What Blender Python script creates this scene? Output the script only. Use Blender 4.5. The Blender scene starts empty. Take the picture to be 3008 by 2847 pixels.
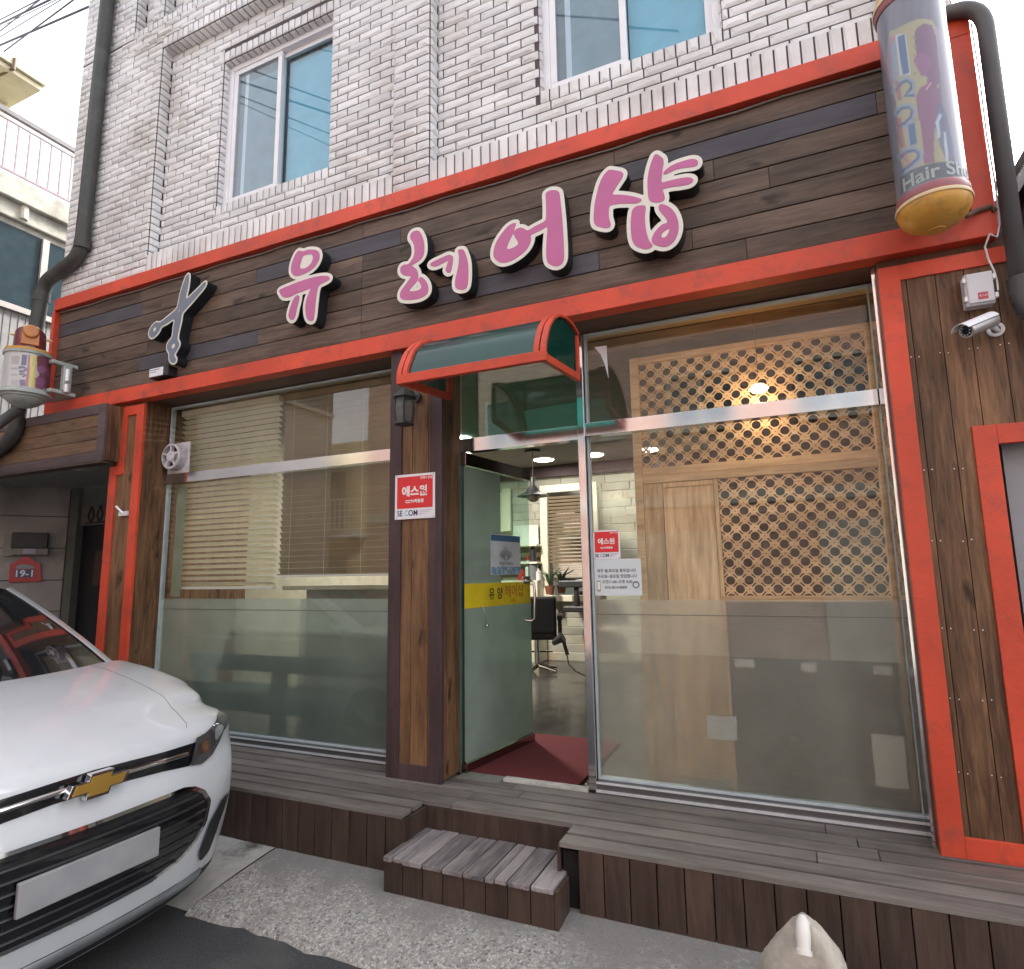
import bpy, bmesh, math, random
import numpy as np
from mathutils import Vector, Matrix
random.seed(7); R = math.radians
scene = bpy.context.scene; col = scene.collection
# ------------------------------------------------------------------ camera
PW, PH, FPX = 3008, 2847, 1797.5083
_p, _y, _r = 0.146091, -0.415858, -0.015805
_fw = np.array([math.sin(_y)*math.cos(_p), math.cos(_y)*math.cos(_p), math.sin(_p)])
_rt0 = np.array([math.cos(_y), -math.sin(_y), 0.]); _up0 = np.cross(_rt0, _fw)
_rt = math.cos(_r)*_rt0 + math.sin(_r)*_up0; _up = -math.sin(_r)*_rt0 + math.cos(_r)*_up0
CAM = np.array([0., -3.6, 1.6])
cd = bpy.data.cameras.new('camera'); cam = bpy.data.objects.new('camera', cd); col.objects.link(cam)
M4 = Matrix(((_rt[0], _up[0], -_fw[0], CAM[0]), (_rt[1], _up[1], -_fw[1], CAM[1]), (_rt[2], _up[2], -_fw[2], CAM[2]), (0, 0, 0, 1)))
cam.matrix_world = M4
cd.sensor_fit = 'HORIZONTAL'; cd.sensor_width = 36; cd.lens = 36*FPX/PW; cd.clip_start = .05; cd.clip_end = 500
scene.camera = cam
# ------------------------------------------------------------------ sky, sun, exposure
w = bpy.data.worlds.new('World'); scene.world = w; w.use_nodes = True
nt = w.node_tree; nt.nodes.clear()
sky = nt.nodes.new('ShaderNodeTexSky'); sky.sky_type = 'NISHITA'; sky.sun_disc = False
SUN_EL, SUN_AZ = R(42), R(28)
sky.sun_elevation = SUN_EL; sky.sun_rotation = SUN_AZ; sky.dust_density = 4; sky.air_density = 1.0; sky.ozone_density = 1.0
hs = nt.nodes.new('ShaderNodeHueSaturation'); hs.inputs['Saturation'].default_value = .2; hs.inputs['Value'].default_value = 1.0
bg = nt.nodes.new('ShaderNodeBackground'); bg.inputs['Strength'].default_value = .15
wo = nt.nodes.new('ShaderNodeOutputWorld')
nt.links.new(sky.outputs[0], hs.inputs['Color']); nt.links.new(hs.outputs[0], bg.inputs['Color']); nt.links.new(bg.outputs[0], wo.inputs[0])
sl = bpy.data.lights.new('sun', 'SUN'); sl.energy = 1.2; sl.angle = R(12); sl.color = (1, .95, .86)
so = bpy.data.objects.new('sun', sl); col.objects.link(so); so.location = (3, 8, 20)
_sd = Vector((math.sin(SUN_AZ)*math.cos(SUN_EL), math.cos(SUN_AZ)*math.cos(SUN_EL), math.sin(SUN_EL)))
so.rotation_euler = _sd.to_track_quat('Z', 'Y').to_euler()
scene.view_settings.view_transform = 'Standard'; scene.view_settings.look = 'None'
scene.view_settings.exposure = 2.22; scene.view_settings.gamma = 1
try:
    scene.cycles.max_bounces = 10; scene.cycles.transparent_max_bounces = 24; scene.cycles.sample_clamp_indirect = 4
    scene.cycles.caustics_reflective = False; scene.cycles.caustics_refractive = False
except Exception: pass
# ------------------------------------------------------------------ measuring: views of the photo -> rays into the place
ZV = {'z1': (0, 0, 1.975), 'z2': (1000, 0, 1.975), 'z3': (2000, 0, 1.9663), 'z4': (0, 900, 1.975), 'z5': (1000, 900, 1.975), 'z6': (2000, 900, 1.9663),
 'b1': (0, 1850, 1.8817), 'b2': (1000, 1850, 1.8817), 'b3': (2000, 1850, 1.8817), 'l': (0, 0, 2.468), 'p': (0, 900, 4.078), 'q': (0, 1300, 3.1263),
 's1': (780, 680, 5.8625), 's2': (1140, 640, 6.253), 's3': (1420, 520, 6.253), 's4': (1710, 420, 5.2105), 's5': (420, 780, 5.519),
 'pr': (2560, 0, 2.681), 'pl': (0, 920, 5.52), 'd': (1380, 1280, 4.4667), 'n': (1720, 1540, 8.155), 'bl': (440, 1450, 4.955), 'cm': (2740, 700, 6.2537)}
def ray(v, a, b):
    x0, y0, s = ZV[v]; u = x0+a/s; t = y0+b/s
    return _rt*(u-PW/2)/FPX - _up*(t-PH/2)/FPX + _fw
def at(v, a, b, Y=0.):
    d = ray(v, a, b); return CAM + d*(Y-CAM[1])/d[1]
def atz(v, a, b, Z):
    d = ray(v, a, b); return CAM + d*(Z-CAM[2])/d[2]
def atr(v, a, b, dist):
    d = ray(v, a, b); return CAM + d*dist/np.linalg.norm(d)
# ------------------------------------------------------------------ objects
def tag(o, label=None, cat=None, group=None, kind=None):
    if label: o['label'] = label
    if cat: o['category'] = cat
    if group: o['group'] = group
    if kind: o['kind'] = kind
    return o
def empty(name, loc=(0, 0, 0), parent=None):
    o = bpy.data.objects.new(name, None); col.objects.link(o); o.location = loc; o.empty_display_size = .1
    if parent: o.parent = parent; o.location = Vector(loc)-wpos(parent)
    return o
def wpos(o):
    v = Vector(o.location)
    while o.parent: o = o.parent; v = v+Vector(o.location)
    return v
def link(name, me, parent=None):
    o = bpy.data.objects.new(name, me); col.objects.link(o)
    if parent:
        o.parent = parent; o.location = -wpos(parent)
    return o
class MB:
    def __init__(s): s.v = []; s.f = []; s.m = []; s.cm = 0
    def add(s, vs, fs, m=None):
        n = len(s.v); s.v += [tuple(map(float, q)) for q in vs]
        s.f += [tuple(n+i for i in f) for f in fs]; s.m += [s.cm if m is None else m]*len(fs); return s
    def box(s, x0, x1, y0, y1, z0, z1, m=None):
        if x0 > x1: x0, x1 = x1, x0
        if y0 > y1: y0, y1 = y1, y0
        if z0 > z1: z0, z1 = z1, z0
        return s.add([(x0,y0,z0),(x1,y0,z0),(x1,y1,z0),(x0,y1,z0),(x0,y0,z1),(x1,y0,z1),(x1,y1,z1),(x0,y1,z1)],
                     [(0,3,2,1),(4,5,6,7),(0,1,5,4),(1,2,6,5),(2,3,7,6),(3,0,4,7)], m)
    def quad(s, a, b, c, d, m=None): return s.add([a, b, c, d], [(0,1,2,3)], m)
    def obox(s, o, ux, uy, uz, m=None):
        o, ux, uy, uz = map(np.array, (o, ux, uy, uz)); o = o.astype(float)
        vs = [o, o+ux, o+ux+uy, o+uy, o+uz, o+ux+uz, o+ux+uy+uz, o+uy+uz]
        fl = np.dot(np.cross(ux, uy), uz) < 0
        fs = [(0,3,2,1),(4,5,6,7),(0,1,5,4),(1,2,6,5),(2,3,7,6),(3,0,4,7)]
        if fl: fs = [f[::-1] for f in fs]
        return s.add(vs, fs, m)
    def tube(s, path, r, seg=10, m=None, cap=True):
        path = [Vector(tuple(map(float, q))) for q in path]; rs = r if isinstance(r, (list, tuple)) else [r]*len(path)
        vs = []; prev = None
        for i, q in enumerate(path):
            t = (path[min(i+1, len(path)-1)]-path[max(i-1, 0)]).normalized()
            if prev is None: u = t.orthogonal().normalized()
            else: u = (prev-t*prev.dot(t)).normalized()
            prev = u; v = t.cross(u)
            for k in range(seg):
                a = 2*math.pi*k/seg; vs.append(q+(u*math.cos(a)+v*math.sin(a))*rs[i])
        fs = [(i*seg+k, i*seg+(k+1)%seg, (i+1)*seg+(k+1)%seg, (i+1)*seg+k) for i in range(len(path)-1) for k in range(seg)]
        if cap: fs += [tuple(range(seg))[::-1], tuple((len(path)-1)*seg+k for k in range(seg))]
        return s.add(vs, fs, m)
    def lathe(s, prof, c, seg=32, m=None, axis='Z'):
        vs = []
        for r, h in prof:
            for k in range(seg):
                a = 2*math.pi*k/seg; p = (r*math.cos(a), r*math.sin(a), h)
                if axis == 'Y': p = (p[0], p[2], p[1])
                vs.append((c[0]+p[0], c[1]+p[1], c[2]+p[2]))
        fs = [(i*seg+k, i*seg+(k+1)%seg, (i+1)*seg+(k+1)%seg, (i+1)*seg+k) for i in range(len(prof)-1) for k in range(seg)]
        return s.add(vs, fs, m)
    def prism(s, poly, dv, m=None):
        n = len(poly); poly = [np.array(q, float) for q in poly]; dv = np.array(dv, float)
        vs = poly+[q+dv for q in poly]
        fs = [tuple(range(n)), tuple(range(2*n-1, n-1, -1))]+[(i, i+n, (i+1)%n+n, (i+1)%n) for i in range(n)]
        return s.add(vs, fs, m)
    def build(s, name, mats, parent=None, smooth=False, bevel=0, fix=False):
        me = bpy.data.meshes.new(name); me.from_pydata(s.v, [], s.f)
        for m in (mats if isinstance(mats, (list, tuple)) else [mats]): me.materials.append(m)
        me.polygons.foreach_set('material_index', s.m)
        if smooth: me.polygons.foreach_set('use_smooth', [True]*len(s.f))
        if fix or smooth:
            b = bmesh.new(); b.from_mesh(me); bmesh.ops.recalc_face_normals(b, faces=b.faces[:]); b.to_mesh(me); b.free()
        me.update()
        if smooth and smooth is not True: me.set_sharp_from_angle(angle=R(smooth))
        o = link(name, me, parent)
        if bevel:
            bv = o.modifiers.new('bevel', 'BEVEL'); bv.width = bevel; bv.segments = 2; bv.limit_method = 'ANGLE'; bv.angle_limit = R(40)
        return o
# ------------------------------------------------------------------ materials
_mc = {}
def mat(name, c, rough=.6, metal=0, var=.12, scale=8, bump=0, bscale=60, spec=.5, coat=0, stretch=(1, 1, 1), dirt=None, dscale=2.5, dlo=.5, dhi=.75, island=0, emit=None):
    if name in _mc: return _mc[name]
    m = bpy.data.materials.new(name); m.use_nodes = True; n = m.node_tree; b = n.nodes['Principled BSDF']
    b.inputs['Roughness'].default_value = rough; b.inputs['Metallic'].default_value = metal
    b.inputs['Specular IOR Level'].default_value = spec; b.inputs['Coat Weight'].default_value = coat; b.inputs['Coat Roughness'].default_value = .04
    tc = n.nodes.new('ShaderNodeTexCoord'); mp = n.nodes.new('ShaderNodeMapping'); mp.inputs['Scale'].default_value = stretch
    n.links.new(tc.outputs['Object'], mp.inputs[0])
    no = n.nodes.new('ShaderNodeTexNoise'); no.inputs['Scale'].default_value = scale; no.inputs['Detail'].default_value = 5
    n.links.new(mp.outputs[0], no.inputs['Vector'])
    mr = n.nodes.new('ShaderNodeMapRange'); mr.inputs[1].default_value = .3; mr.inputs[2].default_value = .7
    mr.inputs[3].default_value = 1-var; mr.inputs[4].default_value = 1+var; n.links.new(no.outputs[0], mr.inputs[0])
    last = mr.outputs[0]
    if island:
        gi = n.nodes.new('ShaderNodeNewGeometry'); m2 = n.nodes.new('ShaderNodeMapRange'); m2.inputs[3].default_value = 1-island; m2.inputs[4].default_value = 1+island
        n.links.new(gi.outputs['Random Per Island'], m2.inputs[0])
        mu = n.nodes.new('ShaderNodeMath'); mu.operation = 'MULTIPLY'; n.links.new(last, mu.inputs[0]); n.links.new(m2.outputs[0], mu.inputs[1]); last = mu.outputs[0]
    vm = n.nodes.new('ShaderNodeVectorMath'); vm.operation = 'SCALE'; vm.inputs[0].default_value = c[:3]; n.links.new(last, vm.inputs['Scale'])
    out = vm.outputs[0]
    if dirt:
        n2 = n.nodes.new('ShaderNodeTexNoise'); n2.inputs['Scale'].default_value = dscale; n2.inputs['Detail'].default_value = 8; n2.inputs['Roughness'].default_value = .65
        n.links.new(tc.outputs['Object'], n2.inputs['Vector'])
        m3 = n.nodes.new('ShaderNodeMapRange'); m3.inputs[1].default_value = dlo; m3.inputs[2].default_value = dhi; n.links.new(n2.outputs[0], m3.inputs[0])
        mx = n.nodes.new('ShaderNodeMix'); mx.data_type = 'RGBA'; n.links.new(m3.outputs[0], mx.inputs['Factor']); n.links.new(out, mx.inputs['A'])
        mx.inputs['B'].default_value = (*dirt, 1); out = mx.outputs['Result']
    n.links.new(out, b.inputs['Base Color'])
    if bump:
        nb = n.nodes.new('ShaderNodeTexNoise'); nb.inputs['Scale'].default_value = bscale; nb.inputs['Detail'].default_value = 6
        n.links.new(mp.outputs[0], nb.inputs['Vector']); bn = n.nodes.new('ShaderNodeBump'); bn.inputs['Strength'].default_value = bump; bn.inputs['Distance'].default_value = .004
        n.links.new(nb.outputs[0], bn.inputs['Height']); n.links.new(bn.outputs[0], b.inputs['Normal'])
    if emit: b.inputs['Emission Color'].default_value = (*emit[:3], 1); b.inputs['Emission Strength'].default_value = emit[3]
    _mc[name] = m; return m
def wood(name, c, dark, axis='X', grain=1., knots=1., rough=.55, island=.22, gs=1.):
    if name in _mc: return _mc[name]
    m = bpy.data.materials.new(name); m.use_nodes = True; n = m.node_tree; L = n.links; b = n.nodes['Principled BSDF']; b.inputs['Roughness'].default_value = rough
    b.inputs['Specular IOR Level'].default_value = .35
    tc = n.nodes.new('ShaderNodeTexCoord'); gi = n.nodes.new('ShaderNodeNewGeometry')
    off = n.nodes.new('ShaderNodeMath'); off.operation = 'MULTIPLY'; off.inputs[1].default_value = 37.; L.new(gi.outputs['Random Per Island'], off.inputs[0])
    va = n.nodes.new('ShaderNodeVectorMath'); va.operation = 'ADD'; L.new(tc.outputs['Object'], va.inputs[0]); L.new(off.outputs[0], va.inputs[1])
    mp = n.nodes.new('ShaderNodeMapping'); sc = {'X': (.09, 1, 1), 'Y': (1, .09, 1), 'Z': (1, 1, .09)}[axis]
    mp.inputs['Scale'].default_value = [q*gs for q in sc]; L.new(va.outputs[0], mp.inputs[0])
    n1 = n.nodes.new('ShaderNodeTexNoise'); n1.inputs['Scale'].default_value = 55; n1.inputs['Detail'].default_value = 6; n1.inputs['Roughness'].default_value = .6; n1.inputs['Distortion'].default_value = .6
    n2 = n.nodes.new('ShaderNodeTexNoise'); n2.inputs['Scale'].default_value = 9; n2.inputs['Detail'].default_value = 3; n2.inputs['Distortion'].default_value = 1.2
    L.new(mp.outputs[0], n1.inputs['Vector']); L.new(mp.outputs[0], n2.inputs['Vector'])
    ad = n.nodes.new('ShaderNodeMath'); ad.operation = 'ADD'; L.new(n1.outputs[0], ad.inputs[0]); L.new(n2.outputs[0], ad.inputs[1])
    mr = n.nodes.new('ShaderNodeMapRange'); mr.inputs[1].default_value = .80; mr.inputs[2].default_value = 1.22; L.new(ad.outputs[0], mr.inputs[0])
    mk = n.nodes.new('ShaderNodeMapping'); mk.inputs['Scale'].default_value = {'X': (.45, 1, 1), 'Y': (1, .45, 1), 'Z': (1, 1, .45)}[axis]; L.new(va.outputs[0], mk.inputs[0])
    nd = n.nodes.new('ShaderNodeTexNoise'); nd.inputs['Scale'].default_value = 14; L.new(mk.outputs[0], nd.inputs['Vector'])
    mxv = n.nodes.new('ShaderNodeMix'); mxv.data_type = 'VECTOR'; mxv.inputs['Factor'].default_value = .1; L.new(mk.outputs[0], mxv.inputs['A']); L.new(nd.outputs['Color'], mxv.inputs['B'])
    vo = n.nodes.new('ShaderNodeTexVoronoi'); vo.inputs['Scale'].default_value = 6.5; L.new(mxv.outputs['Result'], vo.inputs['Vector'])
    kr = n.nodes.new('ShaderNodeMapRange'); kr.inputs[1].default_value = .05; kr.inputs[2].default_value = .21; kr.inputs[3].default_value = knots; kr.inputs[4].default_value = 0; L.new(vo.outputs['Distance'], kr.inputs[0])
    m1 = n.nodes.new('ShaderNodeMix'); m1.data_type = 'RGBA'; m1.inputs['A'].default_value = (*c, 1); m1.inputs['B'].default_value = (*dark, 1)
    mg = n.nodes.new('ShaderNodeMath'); mg.operation = 'MULTIPLY'; mg.inputs[1].default_value = grain; L.new(mr.outputs[0], mg.inputs[0]); L.new(mg.outputs[0], m1.inputs['Factor'])
    m2 = n.nodes.new('ShaderNodeMix'); m2.data_type = 'RGBA'; L.new(kr.outputs[0], m2.inputs['Factor']); L.new(m1.outputs['Result'], m2.inputs['A']); m2.inputs['B'].default_value = (*[q*.42 for q in dark], 1)
    ir = n.nodes.new('ShaderNodeMapRange'); ir.inputs[3].default_value = 1-island; ir.inputs[4].default_value = 1+island; L.new(gi.outputs['Random Per Island'], ir.inputs[0])
    vs = n.nodes.new('ShaderNodeVectorMath'); vs.operation = 'SCALE'; L.new(m2.outputs['Result'], vs.inputs[0]); nw = n.nodes.new('ShaderNodeTexNoise'); nw.inputs['Scale'].default_value = 2.6; nw.inputs['Detail'].default_value = 7; nw.inputs['Roughness'].default_value = .62; L.new(mk.outputs[0], nw.inputs['Vector'])
    wr = n.nodes.new('ShaderNodeMapRange'); wr.inputs[1].default_value = .3; wr.inputs[2].default_value = .7; wr.inputs[3].default_value = .68; wr.inputs[4].default_value = 1.3; L.new(nw.outputs[0], wr.inputs[0])
    wm = n.nodes.new('ShaderNodeMath'); wm.operation = 'MULTIPLY'; L.new(wr.outputs[0], wm.inputs[0]); L.new(ir.outputs[0], wm.inputs[1]); L.new(wm.outputs[0], vs.inputs['Scale']); L.new(vs.outputs[0], b.inputs['Base Color'])
    bn = n.nodes.new('ShaderNodeBump'); bn.inputs['Strength'].default_value = .25; bn.inputs['Distance'].default_value = .003; L.new(n1.outputs[0], bn.inputs['Height']); L.new(bn.outputs[0], b.inputs['Normal'])
    _mc[name] = m; return m
def glass(name, tint=(.93, .97, .95), refl=1.0, ior=1.6, rough=0.):
    if name in _mc: return _mc[name]
    m = bpy.data.materials.new(name); m.use_nodes = True; n = m.node_tree; n.nodes.clear(); L = n.links
    tr = n.nodes.new('ShaderNodeBsdfTransparent'); tr.inputs[0].default_value = (*tint, 1)
    gl = n.nodes.new('ShaderNodeBsdfGlossy'); gl.inputs['Roughness'].default_value = rough
    fr = n.nodes.new('ShaderNodeFresnel'); ge = n.nodes.new('ShaderNodeNewGeometry'); mi = n.nodes.new('ShaderNodeMapRange'); mi.inputs[3].default_value = ior; mi.inputs[4].default_value = 1/ior
    L.new(ge.outputs['Backfacing'], mi.inputs[0]); L.new(mi.outputs[0], fr.inputs[0])
    mu = n.nodes.new('ShaderNodeMath'); mu.operation = 'MULTIPLY'; mu.inputs[1].default_value = refl; L.new(fr.outputs[0], mu.inputs[0])
    mx = n.nodes.new('ShaderNodeMixShader'); L.new(mu.outputs[0], mx.inputs[0]); L.new(tr.outputs[0], mx.inputs[1]); L.new(gl.outputs[0], mx.inputs[2])
    o = n.nodes.new('ShaderNodeOutputMaterial'); L.new(mx.outputs[0], o.inputs[0]); _mc[name] = m; return m
def film(name, c, clear=.35, rough=.35, tc2=None, see=(.9, .97, .95), tw=.3, tp=.5):
    'frosted film: part diffuse, part rough see-through'
    m = bpy.data.materials.new(name); m.use_nodes = True; n = m.node_tree; n.nodes.clear(); L = n.links
    rf = n.nodes.new('ShaderNodeBsdfRefraction'); rf.inputs['IOR'].default_value = 1.06; rf.inputs['Roughness'].default_value = rough; rf.inputs[0].default_value = (*see, 1)
    df = n.nodes.new('ShaderNodeBsdfDiffuse'); tl = n.nodes.new('ShaderNodeBsdfTranslucent')
    tc = n.nodes.new('ShaderNodeTexCoord'); no = n.nodes.new('ShaderNodeTexNoise'); no.inputs['Scale'].default_value = 3; no.inputs['Detail'].default_value = 6
    L.new(tc.outputs['Object'], no.inputs['Vector']); mr = n.nodes.new('ShaderNodeMapRange'); mr.inputs[3].default_value = .68; mr.inputs[4].default_value = 1.32; L.new(no.outputs[0], mr.inputs[0])
    vs = n.nodes.new('ShaderNodeVectorMath'); vs.operation = 'SCALE'; vs.inputs[0].default_value = c; L.new(mr.outputs[0], vs.inputs['Scale'])
    L.new(vs.outputs[0], df.inputs[0]); L.new(vs.outputs[0], tl.inputs[0]) if tc2 is None else setattr(tl.inputs[0], 'default_value', (*tc2, 1))
    a = n.nodes.new('ShaderNodeMixShader'); a.inputs[0].default_value = tw; L.new(df.outputs[0], a.inputs[1]); L.new(tl.outputs[0], a.inputs[2])
    tr = n.nodes.new('ShaderNodeBsdfTransparent'); tr.inputs[0].default_value = (*see, 1); c_ = n.nodes.new('ShaderNodeMixShader'); c_.inputs[0].default_value = tp; L.new(rf.outputs[0], c_.inputs[1]); L.new(tr.outputs[0], c_.inputs[2])
    b = n.nodes.new('ShaderNodeMixShader'); b.inputs[0].default_value = clear; L.new(a.outputs[0], b.inputs[1]); L.new(c_.outputs[0], b.inputs[2])
    o = n.nodes.new('ShaderNodeOutputMaterial'); L.new(b.outputs[0], o.inputs[0]); return m
def attr_mat(name, rough=.3, coat=.5):
    m = bpy.data.materials.new(name); m.use_nodes = True; n = m.node_tree; b = n.nodes['Principled BSDF']; b.inputs['Roughness'].default_value = rough; b.inputs['Coat Weight'].default_value = coat
    a = n.nodes.new('ShaderNodeAttribute'); a.attribute_name = 'print'; n.links.new(a.outputs['Color'], b.inputs['Base Color']); return m
# ------------------------------------------------------------------ outlines -> meshes
def seg_dist(P, poly):
    poly = np.asarray(poly, float); A = poly; B = np.roll(poly, -1, 0); d = np.full(len(P), 1e9); ins = np.zeros(len(P), bool)
    for a, b in zip(A, B):
        ab = b-a; L2 = ab@ab
        if L2 < 1e-14: continue
        t = np.clip(((P-a)@ab)/L2, 0, 1); d = np.minimum(d, np.hypot(*(P-a-t[:, None]*ab).T))
        c = ((a[1] > P[:, 1]) != (b[1] > P[:, 1]))
        if abs(b[1]-a[1]) > 1e-12:
            xi = a[0]+(P[:, 1]-a[1])*(b[0]-a[0])/(b[1]-a[1]); ins ^= c & (P[:, 0] < xi)
    return np.where(ins, -d, d)
def sdf(P, polys, holes=()):
    d = np.full(len(P), 1e9)
    for q in polys: d = np.minimum(d, seg_dist(P, q))
    for q in holes: d = np.maximum(d, -seg_dist(P, q))
    return d
def smooth_poly(poly, k=4):
    P = np.asarray(poly, float); n = len(P); out = []
    for i in range(n):
        p0, p1, p2, p3 = P[i-1], P[i], P[(i+1)%n], P[(i+2)%n]
        for j in range(k):
            t = j/k; out.append(.5*((2*p1)+(-p0+p2)*t+(2*p0-5*p1+4*p2-p3)*t*t+(-p0+3*p1-3*p2+p3)*t**3))
    return np.array(out)
def gridfill(fn, lo, hi, step, off=0.):
    'quads filling fn(P)<off on a grid, rim vertices pulled onto the outline; returns verts2d, faces'
    nx = int(math.ceil((hi[0]-lo[0])/step))+1; ny = int(math.ceil((hi[1]-lo[1])/step))+1
    gx, gy = np.meshgrid(lo[0]+np.arange(nx)*step, lo[1]+np.arange(ny)*step, indexing='ij'); P = np.stack([gx.ravel(), gy.ravel()], 1)
    D = fn(P)-off; I = np.arange(nx*ny).reshape(nx, ny); q = np.stack([I[:-1, :-1], I[1:, :-1], I[1:, 1:], I[:-1, 1:]], -1).reshape(-1, 4)
    q = q[D[q].mean(1) < 0]; cnt = np.bincount(q.ravel(), minlength=len(P)); rim = (cnt > 0) & ((cnt < 4) | (D > 0)); idx = np.where(rim)[0]
    for _ in range(3):
        p = P[idx]; d = fn(p)-off; e = step*.05
        g = np.stack([(fn(p+[e, 0])-off-d)/e, (fn(p+[0, e])-off-d)/e], 1); gn = (g**2).sum(1)+1e-6
        mv = -(d/gn)[:, None]*g; ln = np.hypot(*mv.T); mv *= np.minimum(1, .75*step/np.maximum(ln, 1e-9))[:, None]
        P[idx] = p+mv*.9
    used = np.unique(q); rm = np.full(len(P), -1); rm[used] = np.arange(len(used))
    return P[used], rm[q]
def plate(mb, P, F, mp, dmp, thick, m=None):
    'give a 2-D filled outline thickness: mp(P)->front points, dmp = offset vector (or fn) to the back'
    fr = mp(P); n = len(P); fs = [tuple(f) for f in F.tolist()]
    if not thick: mb.add(fr, fs, m); return
    bk = fr+np.asarray(dmp)*thick
    ed = {}
    for f in fs:
        for i in range(4):
            e = (f[i], f[(i+1)%4]); ed[e] = 1
    sides = [(b, a, a+n, b+n) for (a, b) in ed if (b, a) not in ed]
    mb.add(list(fr)+list(bk), fs+[tuple(i+n for i in f[::-1]) for f in fs]+sides, m)
def textmesh(s, size, align='CENTER', bold=0.):
    cu = bpy.data.curves.new('text', 'FONT'); cu.body = s; cu.size = size; cu.align_x = align; cu.align_y = 'CENTER'; cu.resolution_u = 4; cu.offset = bold
    o = bpy.data.objects.new('text', cu); col.objects.link(o); dg = bpy.context.evaluated_depsgraph_get(); dg.update()
    me = bpy.data.meshes.new_from_object(o.evaluated_get(dg)); v = np.array([q.co[:2] for q in me.vertices]); f = [tuple(p.vertices) for p in me.polygons]
    bpy.data.objects.remove(o); bpy.data.curves.remove(cu); bpy.data.meshes.remove(me); return v, f
def text_on(mb, s, size, origin, ux, uz, m=None, align='CENTER', bold=0., sx=1.):
    v, f = textmesh(s, size, align, bold)
    if len(v) == 0: return
    o = np.array(origin, float); ux = np.array(ux, float); uz = np.array(uz, float)
    mb.add([o+ux*a*sx+uz*b for a, b in v], f, m)
XZ = ((1, 0, 0), (0, 0, 1))

# ------------------------------------------------------------------ palette
RED = mat('red_paint', (.60, .066, .028), .52, var=.2, scale=2.2, bump=.35, bscale=60, dirt=(.27, .06, .045), dscale=9, dlo=.52, dhi=.8)
WD_F = wood('stained_pine_boards', (.138, .095, .070), (.064, .042, .032), 'X', island=.2)
WD_V = wood('stained_pine_boards_upright', (.20, .105, .052), (.062, .031, .017), 'Z', island=.2)
WD_P = wood('lighter_pine_boards', (.23, .125, .062), (.12, .058, .028), 'Z', island=.15)
WD_BL = wood('blue_grey_repair_boards', (.080, .074, .088), (.060, .055, .066), 'X', knots=0, island=.1)
WD_TR = wood('dark_stained_trim', (.075, .045, .048), (.055, .033, .036), 'Z', knots=0, island=.1)
WD_TX = wood('dark_stained_trim_flat', (.12, .085, .085), (.08, .055, .057), 'X', knots=.3, island=.1)
WD_DK = wood('worn_deck_boards', (.205, .186, .172), (.138, .120, .110), 'X', knots=.2, island=.12)
WD_SK = wood('deck_skirt_boards', (.078, .050, .039), (.046, .029, .023), 'Z', knots=.2, island=.15, rough=.5)
WD_ST = wood('grey_weathered_boards', (.32, .29, .285), (.13, .115, .12), 'Y', knots=.2, island=.15)
WD_IN = wood('varnished_oak', (.82, .56, .33), (.48, .27, .13), 'Z', knots=.25, gs=.8, island=.06, rough=.4)
WD_IX = wood('varnished_oak_rails', (.78, .53, .31), (.54, .33, .17), 'X', knots=.1, island=.06, rough=.4)
STEEL = mat('polished_steel', (.62, .62, .64), .10, metal=1, var=.05, bump=.035, bscale=4)
STEELD = mat('brushed_dark_aluminium', (.16, .16, .165), .35, metal=.7, var=.08)
ALU = mat('bright_aluminium', (.75, .77, .8), .3, metal=.4, var=.05)
WHITE = mat('white_pvc', (.80, .80, .83), .35, var=.03, dirt=(.6, .6, .6), dscale=4, dlo=.55, dhi=.9)
BLACK = mat('black_plastic', (.02, .02, .023), .45)
DARK = mat('dark_lining', (.03, .026, .025), .8)  # one even near-black tone for backings and undersides
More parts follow.
